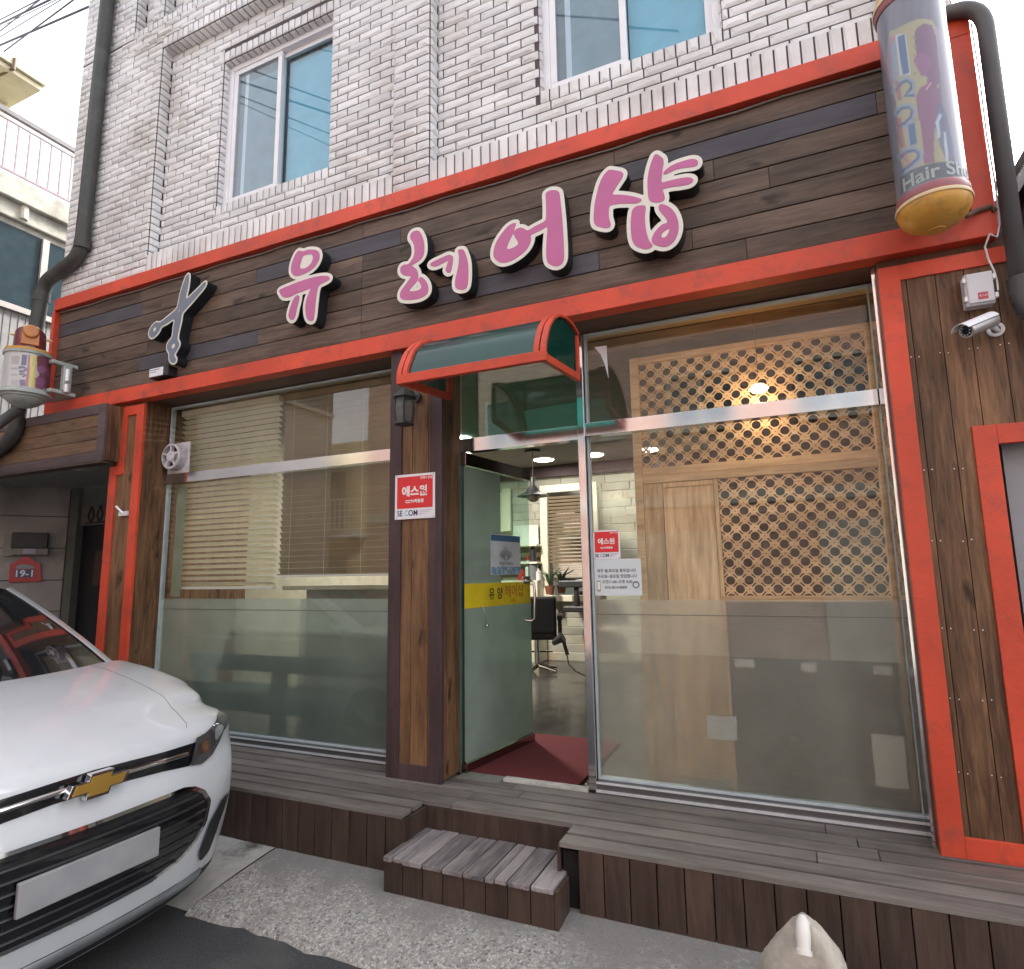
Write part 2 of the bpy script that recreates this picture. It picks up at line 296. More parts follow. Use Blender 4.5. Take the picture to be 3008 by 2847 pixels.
# ------------------------------------------------------------------ ground
def sheet(name, pts, z, m, kind='structure'):
    b = MB(); b.add([(x, y, z) for x, y in pts], [tuple(range(len(pts)))]); return tag(b.build(name, m), kind=kind)
ASPH = mat('asphalt', (.05, .051, .054), .85, var=.5, scale=110, bump=1., bscale=140, dirt=(.105, .103, .10), dscale=2.4, dlo=.48, dhi=.8)
sheet('road', [(-60, -60), (60, -60), (60, 60), (-60, 60)], 0., ASPH)
def pebble_mat():
    m = bpy.data.materials.new('washed_pebble_concrete'); m.use_nodes = True; n = m.node_tree; L = n.links; b = n.nodes['Principled BSDF']; b.inputs['Roughness'].default_value = .85
    tc = n.nodes.new('ShaderNodeTexCoord'); nd = n.nodes.new('ShaderNodeTexNoise'); nd.inputs['Scale'].default_value = 45
    L.new(tc.outputs['Object'], nd.inputs['Vector']); mv = n.nodes.new('ShaderNodeMix'); mv.data_type = 'VECTOR'; mv.inputs['Factor'].default_value = .02
    L.new(tc.outputs['Object'], mv.inputs['A']); L.new(nd.outputs['Color'], mv.inputs['B'])
    vo = n.nodes.new('ShaderNodeTexVoronoi'); vo.inputs['Scale'].default_value = 88; L.new(mv.outputs['Result'], vo.inputs['Vector'])
    cr = n.nodes.new('ShaderNodeValToRGB'); cr.color_ramp.interpolation = 'CONSTANT'
    for i, (p, c) in enumerate([(0, (.36, .35, .32)), (.3, (.46, .45, .42)), (.5, (.29, .28, .26)), (.62, (.23, .23, .24)), (.72, (.52, .5, .46)), (.86, (.16, .16, .18)), (.93, (.38, .36, .32))]):
        e = cr.color_ramp.elements[i] if i < 2 else cr.color_ramp.elements.new(p); e.position = p; e.color = (*c, 1)
    sp = n.nodes.new('ShaderNodeSeparateColor'); L.new(vo.outputs['Color'], sp.inputs[0]); L.new(sp.outputs[0], cr.inputs[0])
    n2 = n.nodes.new('ShaderNodeTexNoise'); n2.inputs['Scale'].default_value = 3.2; n2.inputs['Detail'].default_value = 9; n2.inputs['Roughness'].default_value = .7; L.new(tc.outputs['Object'], n2.inputs['Vector'])
    n3 = n.nodes.new('ShaderNodeTexNoise'); n3.inputs['Scale'].default_value = 40; n3.inputs['Detail'].default_value = 6; L.new(tc.outputs['Object'], n3.inputs['Vector'])
    ad = n.nodes.new('ShaderNodeMath'); ad.operation = 'ADD'; m4 = n.nodes.new('ShaderNodeMath'); m4.operation = 'MULTIPLY'; m4.inputs[1].default_value = .45; L.new(n3.outputs[0], m4.inputs[0]); L.new(n2.outputs[0], ad.inputs[0]); L.new(m4.outputs[0], ad.inputs[1])
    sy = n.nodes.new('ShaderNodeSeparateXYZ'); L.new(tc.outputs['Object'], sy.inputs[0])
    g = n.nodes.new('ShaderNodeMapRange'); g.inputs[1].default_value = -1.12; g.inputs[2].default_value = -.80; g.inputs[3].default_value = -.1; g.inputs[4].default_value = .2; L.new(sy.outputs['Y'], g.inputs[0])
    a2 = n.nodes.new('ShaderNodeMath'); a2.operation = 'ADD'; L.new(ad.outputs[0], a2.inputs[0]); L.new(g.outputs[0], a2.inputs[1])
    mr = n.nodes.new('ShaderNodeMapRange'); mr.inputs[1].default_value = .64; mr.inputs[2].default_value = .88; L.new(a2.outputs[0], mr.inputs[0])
    cem = n.nodes.new('ShaderNodeMix'); cem.data_type = 'RGBA'; cem.inputs['A'].default_value = (.15, .15, .14, 1); cem.inputs['B'].default_value = (.28, .27, .26, 1); L.new(n3.outputs[0], cem.inputs['Factor'])
    mx = n.nodes.new('ShaderNodeMix'); mx.data_type = 'RGBA'; L.new(mr.outputs[0], mx.inputs['Factor']); L.new(cr.outputs[0], mx.inputs['A']); L.new(cem.outputs['Result'], mx.inputs['B'])
    ed = n.nodes.new('ShaderNodeTexVoronoi'); ed.feature = 'DISTANCE_TO_EDGE'; ed.inputs['Scale'].default_value = 88; L.new(mv.outputs['Result'], ed.inputs['Vector'])
    er = n.nodes.new('ShaderNodeMapRange'); er.inputs[2].default_value = .12; L.new(ed.outputs['Distance'], er.inputs[0])
    m5 = n.nodes.new('ShaderNodeMix'); m5.data_type = 'RGBA'; L.new(er.outputs[0], m5.inputs['Factor']); m5.inputs['A'].default_value = (.27, .265, .25, 1); L.new(mx.outputs['Result'], m5.inputs['B'])
    L.new(m5.outputs['Result'], b.inputs['Base Color'])
    bn = n.nodes.new('ShaderNodeBump'); bn.inputs['Strength'].default_value = .5; bn.inputs['Distance'].default_value = .004; L.new(er.outputs[0], bn.inputs['Height']); L.new(bn.outputs[0], b.inputs['Normal'])
    return m
PEB = pebble_mat()
rs = random.Random(3)
def apron(name, x0, x1, ys, m, wob=.012, z0=.085, z1=.006):
    b = MB(); n = int((x1-x0)/.05); vs = []
    for i in range(n+1):
        x = x0+(x1-x0)*i/n; ye = ys+wob*(math.sin(x*7.3)+.6*math.sin(x*23+1)+.5*rs.uniform(-1, 1))
        for k, (y, z) in enumerate([(-.5, z0), (-.78, z0-.003), (-1.0, z0-.025), (ye+.03, z1+.022), (ye, z1), (ye-.004, -.01)]): vs.append((x, y, z))
    b.add(vs, [(i*6+k, i*6+k+1, (i+1)*6+k+1, (i+1)*6+k) for i in range(n) for k in range(5)][:])
    o = b.build(name, m, smooth=True); return tag(o, kind='structure')
apron('pavement', -2.765, 3.0, -1.30, PEB)
SLAB = mat('pale_cement_slab', (.42, .41, .385), .8, var=.12, scale=14, bump=.3, dirt=(.10, .09, .085), dscale=3.3, dlo=.53, dhi=.66)
apron('concrete_slab', -9.5, -2.775, -1.27, SLAB, .004, .086)
# ------------------------------------------------------------------ shop building
shop = empty('shop_building', (-2.6, .1, 0))
tag(shop, 'white brick building with a dark wood shopfront and red trim', 'building')
MORT = mat('dark_mortar', (.095, .075, .078), .9, var=.2)
BRK = mat('white_glazed_brick', (.71, .705, .71), .42, var=.1, scale=3, bump=.25, bscale=40, dirt=(.42, .38, .33), dscale=1.3, dlo=.52, dhi=.80, island=.10)
rb = random.Random(11)
def brick(mb, f, u0, u1, v0, v1, flat=False):
    'one split face tile brick; f(u,v,d) maps to space'
    j = .0049; u0 += j; u1 -= j; v0 += j; v1 -= j
    if u1-u0 < .01 or v1-v0 < .01: return
    t = .006; q = .013+rb.uniform(-.002, .003); iu = min(.02, (u1-u0)*.3); iv = min(.014, (v1-v0)*.3)
    if flat: q = t+.0015
    r = lambda a: rb.uniform(-a, a)
    vs = [f(u0, v0, 0), f(u1, v0, 0), f(u1, v1, 0), f(u0, v1, 0), f(u0, v0, t), f(u1, v0, t), f(u1, v1, t), f(u0, v1, t),
          f(u0+iu*1.2+r(.006), v0+iv*1.3+r(.005), q+r(.003)), f(u1-iu*1.2+r(.012), v0+iv*1.3+r(.005), q+r(.003)),
          f(u1-iu*.6+r(.006), v1-iv*.5+r(.003), q+r(.002)), f(u0+iu*.6+r(.006), v1-iv*.5+r(.003), q+r(.002))]
    mb.add(vs, [(0,1,5,4),(1,2,6,5),(2,3,7,6),(3,0,4,7),(4,5,9,8),(5,6,10,9),(6,7,11,10),(7,4,8,11),(8,9,10,11)], 0)
CH, BL = .0688, .208
def courses(mb, f, u0, u1, v0, v1, holes=(), phase=0., bl=BL, ch=CH, flat=False, vref=4.27):
    k0 = int(math.floor((v0-vref)/ch)); k1 = int(math.ceil((v1-vref)/ch))
    for k in range(k0, k1+1):
        a = max(v0, vref+k*ch); b = min(v1, vref+(k+1)*ch)
        if b-a < .012: continue
        iv = [(u0, u1)]
        for (h0, h1, g0, g1) in holes:
            if g0 < (a+b)/2 < g1:
                nv = []
                for (s, e) in iv:
                    if h1 <= s or h0 >= e: nv.append((s, e))
                    else:
                        if h0 > s: nv.append((s, h0))
                        if h1 < e: nv.append((h1, e))
                iv = nv
        for (s, e) in iv:
            st = phase+(bl/2 if k%2 else 0)
            n = math.floor((s-st)/bl)
            while st+n*bl < e:
                p0 = max(s, st+n*bl); p1 = min(e, st+(n+1)*bl); n += 1
                if p1-p0 > .03: brick(mb, f, p0, p1, a, b, flat)
def soldiers(mb, f, u0, u1, v0, v1, w=.068, flat=False):
    n = max(1, round((u1-u0)/w)); w = (u1-u0)/n
    for i in range(n): brick(mb, f, u0+i*w, u0+(i+1)*w, v0, v1, flat)
wall = MB(); YA, YB = -.20, -.09
fA = lambda u, v, d: (u, YA-d, v)
fB = lambda u, v, d: (u, YB-d, v)
TOP = 8.6
def mort(x0, x1, z0, z1, y, yb=.25, holes=()):
    # backing body with window holes cut by splitting
    if not holes: wall.box(x0, x1, y, yb, z0, z1, 1); return
    (h0, h1, g0, g1) = holes[0]
    wall.box(x0, h0, y, yb, z0, z1, 1); wall.box(h1, x1, y, yb, z0, z1, 1); wall.box(h0, h1, y, yb, z0, g0, 1); wall.box(h0, h1, y, yb, g1, z1, 1)
WL = (-4.355, -3.105, 4.845, 6.27); WR = (-1.295, -.115, 4.845, 6.27)
E_ = .0005
# pilasters and the flush top storey
for (a, b) in ((-6.3, -5.06), (-2.41, -2.10), (.69, .97)):
    mort(a, b, 4.2, 6.61, YA); courses(wall, fA, a, b, 4.2, 6.61, phase=a+.1)
mort(-6.3, .97, 6.612, 6.95, YA)
soldiers(wall, fA, -5.06, -2.41, 6.61, 6.71); soldiers(wall, fA, -2.10, .69, 6.61, 6.71)
for (a, b) in ((-6.3, -5.06), (-2.41, -2.10), (.69, .97)): courses(wall, fA, a, b, 6.61, 6.71, phase=a)
courses(wall, fA, -6.3, .97, 6.71, 6.87, phase=.05); soldiers(wall, fA, -5.5, .97, 6.87, 6.95); courses(wall, fA, -6.3, -5.5, 6.87, 6.95)
for (a, b, y) in ((-6.3, -5.5, YA), (-5.5, -5.24, YB), (-5.24, -5.08, YA), (-5.08, -4.8, YB), (-4.8, .97, YA)):
    mort(a, b, 6.952, TOP, y); courses(wall, fA if y == YA else fB, a, b, 6.952, TOP, phase=a)
for xr in (-5.5, -5.08):
    courses(wall, lambda u, v, d, X=xr: (X+d, u, v), YA, YB, 6.952, TOP, phase=YA+.3)
# recessed panels with window openings
for (a, b, H) in ((-5.06, -2.41, WL), (-2.10, .69, WR)):
    mort(a+E_, b-E_, 4.3, 6.61, YB, holes=[H])
    courses(wall, fB, a, b, 4.505, 6.61, holes=[H, (H[0]-.0, H[1]+.0, H[2]-.1, H[3]+.1)], phase=a+.05)
    soldiers(wall, fB, H[0], H[1], H[2]-.097, H[2]); soldiers(wall, fB, H[0]-.07, H[1]+.07, H[3], H[3]+.1)
    # rowlock band at the foot and returns
    wall.box(a+E_, b-E_, YA, YB-.001, 4.2, 4.495, 1); soldiers(wall, fA, a, b, 4.22, 4.50)
    wall.box(a+E_, b-E_, YA+.002, YB-.001, 4.495, 4.4985, 0)
    courses(wall, lambda u, v, d, X=a: (X+d, u, v), YA, YB, 4.50, 6.61, phase=YA+.3)
    courses(wall, lambda u, v, d, X=b: (X-d, u, v), YA, YB, 4.50, 6.61, phase=YA+.3)
    courses(wall, lambda u, v, d, X=H[0]: (X+d, u, v), YB, YB+.1, H[2], H[3], phase=.5)
    courses(wall, lambda u, v, d, X=H[1]: (X-d, u, v), YB, YB+.1, H[2], H[3], phase=.5)
    # soffit of the opening and of the recess
    soldiers(wall, lambda u, v, d, Z=H[3]: (u, v, Z-d), H[0], H[1], YB, YB+.1); soldiers(wall, lambda u, v, d, Z=6.61: (u, v, Z-d), a, b, YA, YB)
# side walls and body
wall.box(-6.298, .968, .252, 6., 4.2, TOP, 1)
courses(wall, lambda u, v, d: (-6.3-d, u, v), YA, 6., 3.2, TOP, phase=.1); courses(wall, lambda u, v, d: (.97+d, u, v), YA, 2.5, 4.2, TOP, phase=.1)
wall.box(-6.3, -6.0, .3, 6., 3.2, 4.2, 1)
wall.build('brick_wall', [BRK, MORT], shop)
# upper windows
PANE = glass('window_glass_tinted', (.86, .92, .95), 1.3, 1.6)
SHEER = mat('blue_curtain', (.22, .58, .72), .8, var=.08); GREYIN = mat('grey_insect_screen', (.20, .205, .215), .8)
for H in (WL, WR):
    x0, x1, z0, z1 = H; xm = x0+(x1-x0)*.475; y = -.01
    f = MB(); t = .055
    f.box(x0, x1, y-.02, y+.09, z0, z0+t); f.box(x0, x1, y-.02, y+.09, z1-t, z1); f.box(x0, x0+t, y-.02, y+.09, z0+t, z1-t); f.box(x1-t, x1, y-.02, y+.09, z0+t, z1-t)
    w_ = f.build('window', WHITE, shop, bevel=.004)
    for i, (a, b, yy, c) in enumerate(((x0+t, xm+.03, y-.008, GREYIN), (xm-.02, x1-t, y+.03, SHEER))):
        g = MB(); s = .045
        g.box(a, b, yy, yy+.03, z0+t, z0+t+s); g.box(a, b, yy, yy+.03, z1-t-s, z1-t); g.box(a, a+s, yy, yy+.03, z0+t+s, z1-t-s); g.box(b-s, b, yy, yy+.03, z0+t+s, z1-t-s)
        g.build('window_sash', WHITE, w_, bevel=.003)
        g = MB(); g.box(a+s, b-s, yy+.012, yy+.018, z0+t+s, z1-t-s); g.build('pane', PANE, w_)
        g = MB(); g.box(a+s, b-s, yy+.035+i*.03, yy+.037+i*.03, z0+t+s, z1-t-s, 0)
        if i == 0: g.box(a+s+.06, a+s+.10, yy+.033, yy+.0345, z0+t+s, z1-t-s, 1); g.box(a+s+.1, b-s, yy+.0325, yy+.034, z0+t+s, z1-t-s-.09, 2)
        g.build('insect_screen' if i == 0 else 'curtain', [c, WHITE, mat('pale_blind', (.26, .33, .36), .7)], w_)
# ---- fascia: planks and red frame
zs = [4.158, 4.026, 3.898, 3.770, 3.642, 3.514, 3.386, 3.258, 3.20]
def P2(v, a, b): q = at(v, a, b, -.25); return q[0], q[2]
dark = [(P2('z1', 1485, 1620), P2('s2', 225, 350)), ((-6.2, P2('p', 1000, 250)[1]), P2('z1', 825, 1790)), (P2('z4', 805, 325), P2('z4', 1495, 170)),
        (P2('z2', 560, 1720), P2('z2', 1500, 1510)), (P2('s4', 520, 400), P2('z3', 1130, 600))]
rows = {}
for (a, b) in dark:
    zz = (a[1]+b[1])/2; k = min(range(8), key=lambda i: abs((zs[i]+zs[i+1])/2-zz)); rows.setdefault(k, []).append((a[0], b[0]))
XL, XR = -6.2, .92
jx = [-4.62, -2.63, -.35]
fb = MB()
for k in range(8):
    zt, zb = zs[k]-.003, zs[k+1]+.003; cuts = {XL, XR}
    for (a, b) in rows.get(k, []): cuts |= {a, b}
    for q in jx:
        q = q if q == -2.63 else q+((k*37)%7-3)*.14
        if not any(a-.1 < q < b+.1 for a, b in rows.get(k, [])): cuts.add(q)
    cs = sorted(cuts)
    for a, b in zip(cs[:-1], cs[1:]):
        dk = any(p-.01 <= a and b <= q+.01 for p, q in rows.get(k, [])); dy = rs.uniform(-.0015, .0015)
        fb.box(a+.001, b-.001, -.25+dy, -.232, zb, zt, 1 if dk else 0)
fb.build('fascia_boards', [WD_F, WD_BL], shop, bevel=.0025)
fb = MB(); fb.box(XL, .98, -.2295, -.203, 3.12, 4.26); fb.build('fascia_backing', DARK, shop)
rf = MB(); YF = -.302
rf.box(-6.21, 1.005, YF, -.2, 4.157, 4.272); rf.box(-6.21, 1.005, YF, -.2, 3.112, 3.236)
rf.box(.912, 1.005, YF+.0015, -.2, 3.236, 4.157); rf.box(-6.23, -6.19, YF, -.2, 3.236, 4.157)
rf.build('red_fascia_frame', RED, shop, bevel=.004)
ft = MB(); ft.tube([(-6.18, -.262, 4.148)]+[(-6.18+7.05*i/30, -.262, 4.147-.006*(i%3)) for i in range(1, 30)]+[(.9, -.262, 4.14)], .006, 8)
ft.build('cable', mat('grey_cable', (.2, .18, .17), .6), shop)
# ---- soffit behind the lower beam
sf = MB(); SOF = wood('soffit_boards', (.12, .062, .045), (.07, .036, .028), 'X', knots=.2)
sf.box(-6.2, 1.6, -.1995, .12, 3.112, 3.16); sf.build('soffit', SOF, shop)
# ---- posts and panels
def cased(name, x0, x1, z0, z1, yf, fw, m_fr, m_pl, axis='Z', seams=None, top=True, bottom=True, parent=shop, side=0.):
    b = MB(); b.box(x0, x0+fw, yf, yf+.03, z0, z1); b.box(x1-fw, x1, yf, yf+.03, z0, z1)
    if top: b.box(x0+fw, x1-fw, yf+.0012, yf+.03, z1-fw, z1)
    if bottom: b.box(x0+fw, x1-fw, yf+.0012, yf+.03, z0, z0+fw)
    fr = b.build(name+'_frame', m_fr, parent, bevel=.003)
    s = seams or [x0+fw, x1-fw]; b = MB()
    for a, c in zip(s[:-1], s[1:]): b.box(a+.0015, c-.0015, yf+.012, yf+.026, z0+.01, z1-.01)
    b.build(name+'_boards', m_pl, parent, bevel=.002)
# brown pillar left of the door
cased('pillar', -2.362, -1.962, .372, 3.112, -.262, .092, WD_TR, WD_P, seams=[-2.275, -2.192, -2.068, -2.05], top=False)
b = MB(); b.box(-2.355, -1.968, -.2315, -.004, .385, 3.11); b.build('pillar_core', WD_V, shop)
# right post panel with upright boards
b = MB()
b.box(.519, .610, -.262, -.232, .372, 3.068); b.box(.610, 1.9, -.2608, -.232, 2.99, 3.068); b.box(.610, 2.0, -.2608, -.232, .372, .460)
b.box(.818, .908, -.2622, -.232, .460, 2.235); b.box(.908, 2.0, -.2608, -.232, 2.146, 2.235)
b.build('red_post_frame', RED, shop, bevel=.003)
b = MB(); xs = [.60, .635, .752, .866, .982, 1.098, 1.21, 1.33, 1.45, 1.57, 1.69]
for a, c in zip(xs[:-1], xs[1:]):
    b.box(a+.0018, c-.0018, -.25, -.2355, .44 if c < .87 else 2.18, 3.0)
for a in xs[1:6]:
    for z in (.72, 1.03, 1.33, 1.72, 2.05, 2.6):
        for dx_ in (-.016, .016):
            if a < .8 or z > 2.3: zz_ = z+rs.uniform(-.004, .004); b.box(a+dx_-.0022, a+dx_+.0022, -.2512, -.2498, zz_-.0022, zz_+.0022, 1)
b.build('upright_boards', [WD_V, ALU], shop)
b = MB(); b.box(.5195, 1.8, -.2315, -.02, 2.16, 3.112); b.box(.5195, .9, -.2315, -.02, .372, 2.16); b.build('post_core', wood('return_board', (.15, .075, .04), (.09, .045, .025), 'Z'), shop)
b = MB(); b.box(.95, 3.2, -.14, -.10, .38, 2.16); b.build('grey_metal_panel', mat('grey_steel_sheet', (.33, .34, .37), .5, var=.05), shop)
# left post
b = MB()
b.box(-5.255, -5.165, -.262, -.235, .10, 2.49); b.box(-5.165, -5.075, -.2608, -.235, 2.49-.0, 2.57); b.box(-5.255, -5.165, -.2608, -.235, 2.49, 2.57)
b.box(-5.165, -5.075, -.262, -.235, 2.57, 3.0); b.box(-5.165, -4.865, -.2605, -.235, 3.0, 3.085); b.box(-4.955, -4.865, -.262, -.235, .10, 3.0)
b.build('red_post_frame', RED, shop, bevel=.003)
b = MB(); b.box(-5.17, -4.95, -.247, -.2355, .1, 2.52); b.box(-5.08, -4.95, -.2472, -.2355, 2.52, 3.01); b.build('upright_boards', WD_P, shop)
b = MB(); b.box(-5.25, -4.865, -.2345, .9, .0, 3.111); b.build('post_core', WD_V, shop)
# ---- big shop windows, stainless rails, sills
GL = glass('shop_glass', (.95, .965, .945), .9, 1.5)
FROST = film('frosted_film_left', (.38, .45, .43), .42, .22, tp=.35); FROSTR = film('frosted_film_right', (.64, .62, .585), .60, .07, tp=.7, see=(.98, .97, .93))
def display(x0, x1, zt0, zt1, name_film, filmmat, ftop):
    w_ = MB(); w_.box(x0, x1, -.012, .03, .432, .447); w_.box(x0, x0+.014, -.012, .03, .447, zt0); w_.box(x1-.016, x1, -.012, .03, .447, zt0)
    w_.box(x0, x0+.014, -.012, .03, zt1, 3.105); w_.box(x1-.016, x1, -.012, .03, zt1, 3.105); w_.box(x0+.014, x1-.016, -.012, .03, 3.09, 3.105)
    f = w_.build('display_window', mat('pale_window_bead', (.46, .52, .55), .4), shop, bevel=.002)
    g = MB(); g.box(x0+.014, x1-.016, .0, .006, .447, zt0); g.build('pane', GL, f)
    g = MB(); g.box(x0+.014, x1-.016, .0, .006, zt1, 3.09); g.build('pane', GL, f)
    g = MB(); g.box(x0, x1, -.035, .03, zt0, zt1); g.build('steel_rail', STEEL, f, bevel=.002)
    g = MB(); g.quad((x0+.016, .012, .452), (x1-.02, .012, .452), (x1-.02, .012, ftop), (x0+.016, .012, ftop)); g.build(name_film, filmmat, f)
    g = MB(); g.box(x0, x1, -.05, .03, .385, .4315, 0); g.box(x0, x1, -.058, -.0505, .4215, .4315, 1); g.box(x0, x1, -.062, -.0505, .378, .390, 1); g.box(x0, x1, -.066, .03, .3605, .3775, 0)
    g.build('window_sill', [STEELD, ALU], f)
    g = MB(); g.box(x0+.02, x1-.02, .0062, .0066, ftop-.088, ftop-.084); g.build('film_seam', mat('dirty_seam', (.08, .09, .09), .8), f)
display(-4.862, -2.362, 2.418, 2.502, 'frost_film', FROST, 1.446)
display(-1.074, .519, 2.436, 2.520, 'frost_film', FROSTR, 1.444)
b = MB(); b.box(-1.121, -1.0765, -.045, .03, .372, 3.1); b.build('steel_jamb', STEEL, shop, bevel=.003)
b = MB(); b.box(.5, .5185, -.2, -.062, .372, 3.1); b.build('steel_jamb', STEEL, shop)
# ---- doorway: transom, fixed glass over it, open door leaf
b = MB(); b.box(-1.958, -1.1215, -.035, .03, 2.420, 2.512); b.build('steel_rail', STEEL, shop, bevel=.002)
b = MB(); b.box(-1.958, -1.1215, .0, .006, 2.512, 3.105); b.build('transom_glass', glass('awning_tint_transom_glass', (.66, .88, .80), 1.7, 1.55), shop)  # green tint and raised gloss stand in for the awning's reflection
b = MB(); b.box(-1.966, -1.950, -.03, .03, .372, 2.42); b.build('steel_jamb', mat('green_edge_glass', (.10, .15, .14), .2), shop)
GRN = film('frosted_green_glass', (.36, .42, .38), .30, .22); CLR = glass('green_door_glass', (.74, .88, .82), 1.2, 1.5)
th = R(82.3); dx, dy = math.cos(th), math.sin(th); hx, hy = -1.932, -.035; Wd = .862
def dl(u, d=0.): return np.array([hx+dx*u+dy*d, hy+dy*u-dx*d, 0.])   # d = towards the opening side (+x)
def dbox(mb, u0, u1, d0, d1, z0, z1, m=None):
    o = dl(u0, d0)+[0, 0, z0]; mb.obox(o, dl(u1, d0)-dl(u0, d0), dl(u0, d1)-dl(u0, d0), (0, 0, z1-z0), m)
b = MB(); dbox(b, 0, Wd, -.006, .006, .43, 2.33); door = b.build('door', CLR, shop)
for z0_, z1_ in ((2.33, 2.415), (.38, .432)): b = MB(); dbox(b, 0, Wd, -.022, .022, z0_, z1_); b.build('door_rail', mat('dark_mirror_steel', (.34, .32, .32), .12, metal=1), door, bevel=.003)
b = MB(); dbox(b, 0, Wd*.52, .0068, .0072, .44, 2.325, 0); dbox(b, Wd*.52, Wd, .0068, .0072, .44, 1.40, 0); b.build('frost_film', GRN, door)
b = MB(); dbox(b, .0, Wd-.01, .0085, .0095, 1.385, 1.545, 0); yb = b.build('yellow_band', mat('yellow_vinyl', (.72, .56, .02), .4), door)
b = MB(); ux = tuple(dl(1)-dl(0))
text_on(b, '유 양', .085, dl(.37, .0105)+[0, 0, 1.465], ux, (0, 0, 1), 0, bold=.002); text_on(b, '헤어샵', .095, dl(.62, .0105)+[0, 0, 1.475], ux, (0, .0, 1), 1)
text_on(b, '미용실', .022, dl(.60, .0105)+[0, 0, 1.41], ux, (0, 0, 1), 1); b.build('lettering', [mat('dark_print', (.05, .04, .03), .5), mat('red_print', (.45, .06, .04), .5)], door)
h = MB(); q = lambda u, d, z: tuple(dl(u, d)+[0, 0, z])
h.tube([q(.79, .01, 1.55), q(.79, .055, 1.55), q(.795, .075, 1.535), q(.80, .08, 1.45), q(.795, .075, 1.27), q(.785, .055, 1.255), q(.77, .01, 1.26)], .010, 10)
h.lathe([(.02, 0), (.02, .012), (.0, .014)], q(.79, .01, 1.55), 14); h.build('handle', STEEL, door, smooth=50)
b = MB(); dbox(b, .74, .85, .008, .016, 1.53, 1.585); b.build('lock_plate', STEEL, door, bevel=.003)
b = MB(); b.lathe([(.0, -.008), (.014, -.006), (.016, .0), (.014, .008), (0, .01)], q(.24, .02, 1.262), 14); b.tube([q(.24, .012, 1.262), q(.24, .012, 1.32), q(.20, .012, 1.40)], .0015, 5); b.build('bell', STEEL, door, smooth=True)
# poster on the door leaf
b = MB(); dbox(b, .31, .715, .0085, .0095, 1.60, 1.885, 0); dbox(b, .315, .71, .0097, .0099, 1.838, 1.882, 1); dbox(b, .315, .71, .0097, .0099, 1.603, 1.655, 2)
for i in range(14):
    for s_ in (-1, 1):
        a0 = R(100-i*5); r0 = .10-.002*i; c0 = dl(.512+s_*.012, .0101)+[0, 0, 1.70]; e = dl(.512+s_*(.02+r0*math.cos(a0)*1.15), .0101)+[0, 0, 1.70+r0*math.sin(a0)*.85]
        b.tube([c0, (c0+e)/2+[0, 0, .004], e], .0018, 4, m=3)
text_on(b, 'Angel Hanna', .036, dl(.512, .0101)+[0, 0, 1.682], ux, (0, 0, 1), 4); text_on(b, 'STUDIO IN', .017, dl(.512, .0101)+[0, 0, 1.79], ux, (0, 0, 1), 3)
b.build('poster', [mat('poster_white', (.62, .68, .72), .4), mat('poster_blue', (.06, .17, .32), .4), mat('poster_light_blue', (.17, .34, .5), .4, dirt=(.6, .65, .7), dscale=30, dlo=.5, dhi=.6), mat('poster_grey', (.3, .32, .33), .5), mat('print_black', (.03, .03, .03), .5)], door)
# ---- interior shell
PLAS = mat('cream_plaster', (.30, .28, .22), .8); CEI = mat('white_ceiling', (.20, .19, .17), .8)
def struct(name, mb, m, **k): return tag(mb.build(name, m, **k), kind='structure')
b = MB(); b.box(-6.0, 2.2, -.004, 5.2, .30, .365); struct('interior_floor', b, mat('dark_floor_tile', (.045, .043, .04), .18, var=.3, scale=6))
b = MB(); b.box(-4.86, 2.2, .125, 5.2, 3.2, 3.3); struct('interior_ceiling', b, CEI)
b = MB(); b.box(-4.87, 2.2, .0325, .13, 3.108, 3.2); b.build('lintel', WD_IX, shop)
STN = mat('cream_ledge_stone', (.44, .43, .36), .7, var=.15, scale=4, island=.16, dirt=(.46, .36, .24), dscale=3.2, dlo=.60, dhi=.68, bump=.5)
b = MB(); b.box(-6.0, 2.2, 4.95, 5.1, .36, 3.3, 1)
r2 = random.Random(5)
for k in range(24):
    z = .37+k*.12; x = -4.9+r2.uniform(0, .4)
    while x < .2:
        l = r2.uniform(.35, .75); d = r2.uniform(.01, .035); b.add([(x, 4.95, z), (x+l, 4.95, z), (x+l, 4.95, z+.118), (x, 4.95, z+.118), (x+.01, 4.95-d*.4, z+.004), (x+l-.01, 4.95-d*.3, z+.01), (x+l-.01, 4.95-d, z+.112), (x+.01, 4.95-d*.9, z+.108)], [(4,5,6,7),(0,1,5,4),(1,2,6,5),(2,3,7,6),(3,0,4,7)], 0); x += l+.002
struct('interior_stone_wall', b, [STN, PLAS])
b = MB(); b.box(-.55, 2.0, 1.9, 2.3, .366, 3.19); tag(b.build('dark_backdrop', mat('grey_brown_backdrop', (.062, .056, .052), .5, var=.5, scale=5), bevel=.01), 'added grey brown slab behind the lattice screen, keeping its holes dark', 'backdrop')  # added slab; darkens what shows through the lattice holes
b = MB(); b.box(-4.0, .3, 4.86, 4.9495, 3.03, 3.199); b.build('ceiling_beam', WD_TR, shop)
b = MB(); b.box(-4.95, -4.866, .0, 5.0, .36, 3.25); b.box(2.1, 2.2, -.02, 5.0, .36, 3.25); struct('interior_side_wall', b, PLAS)

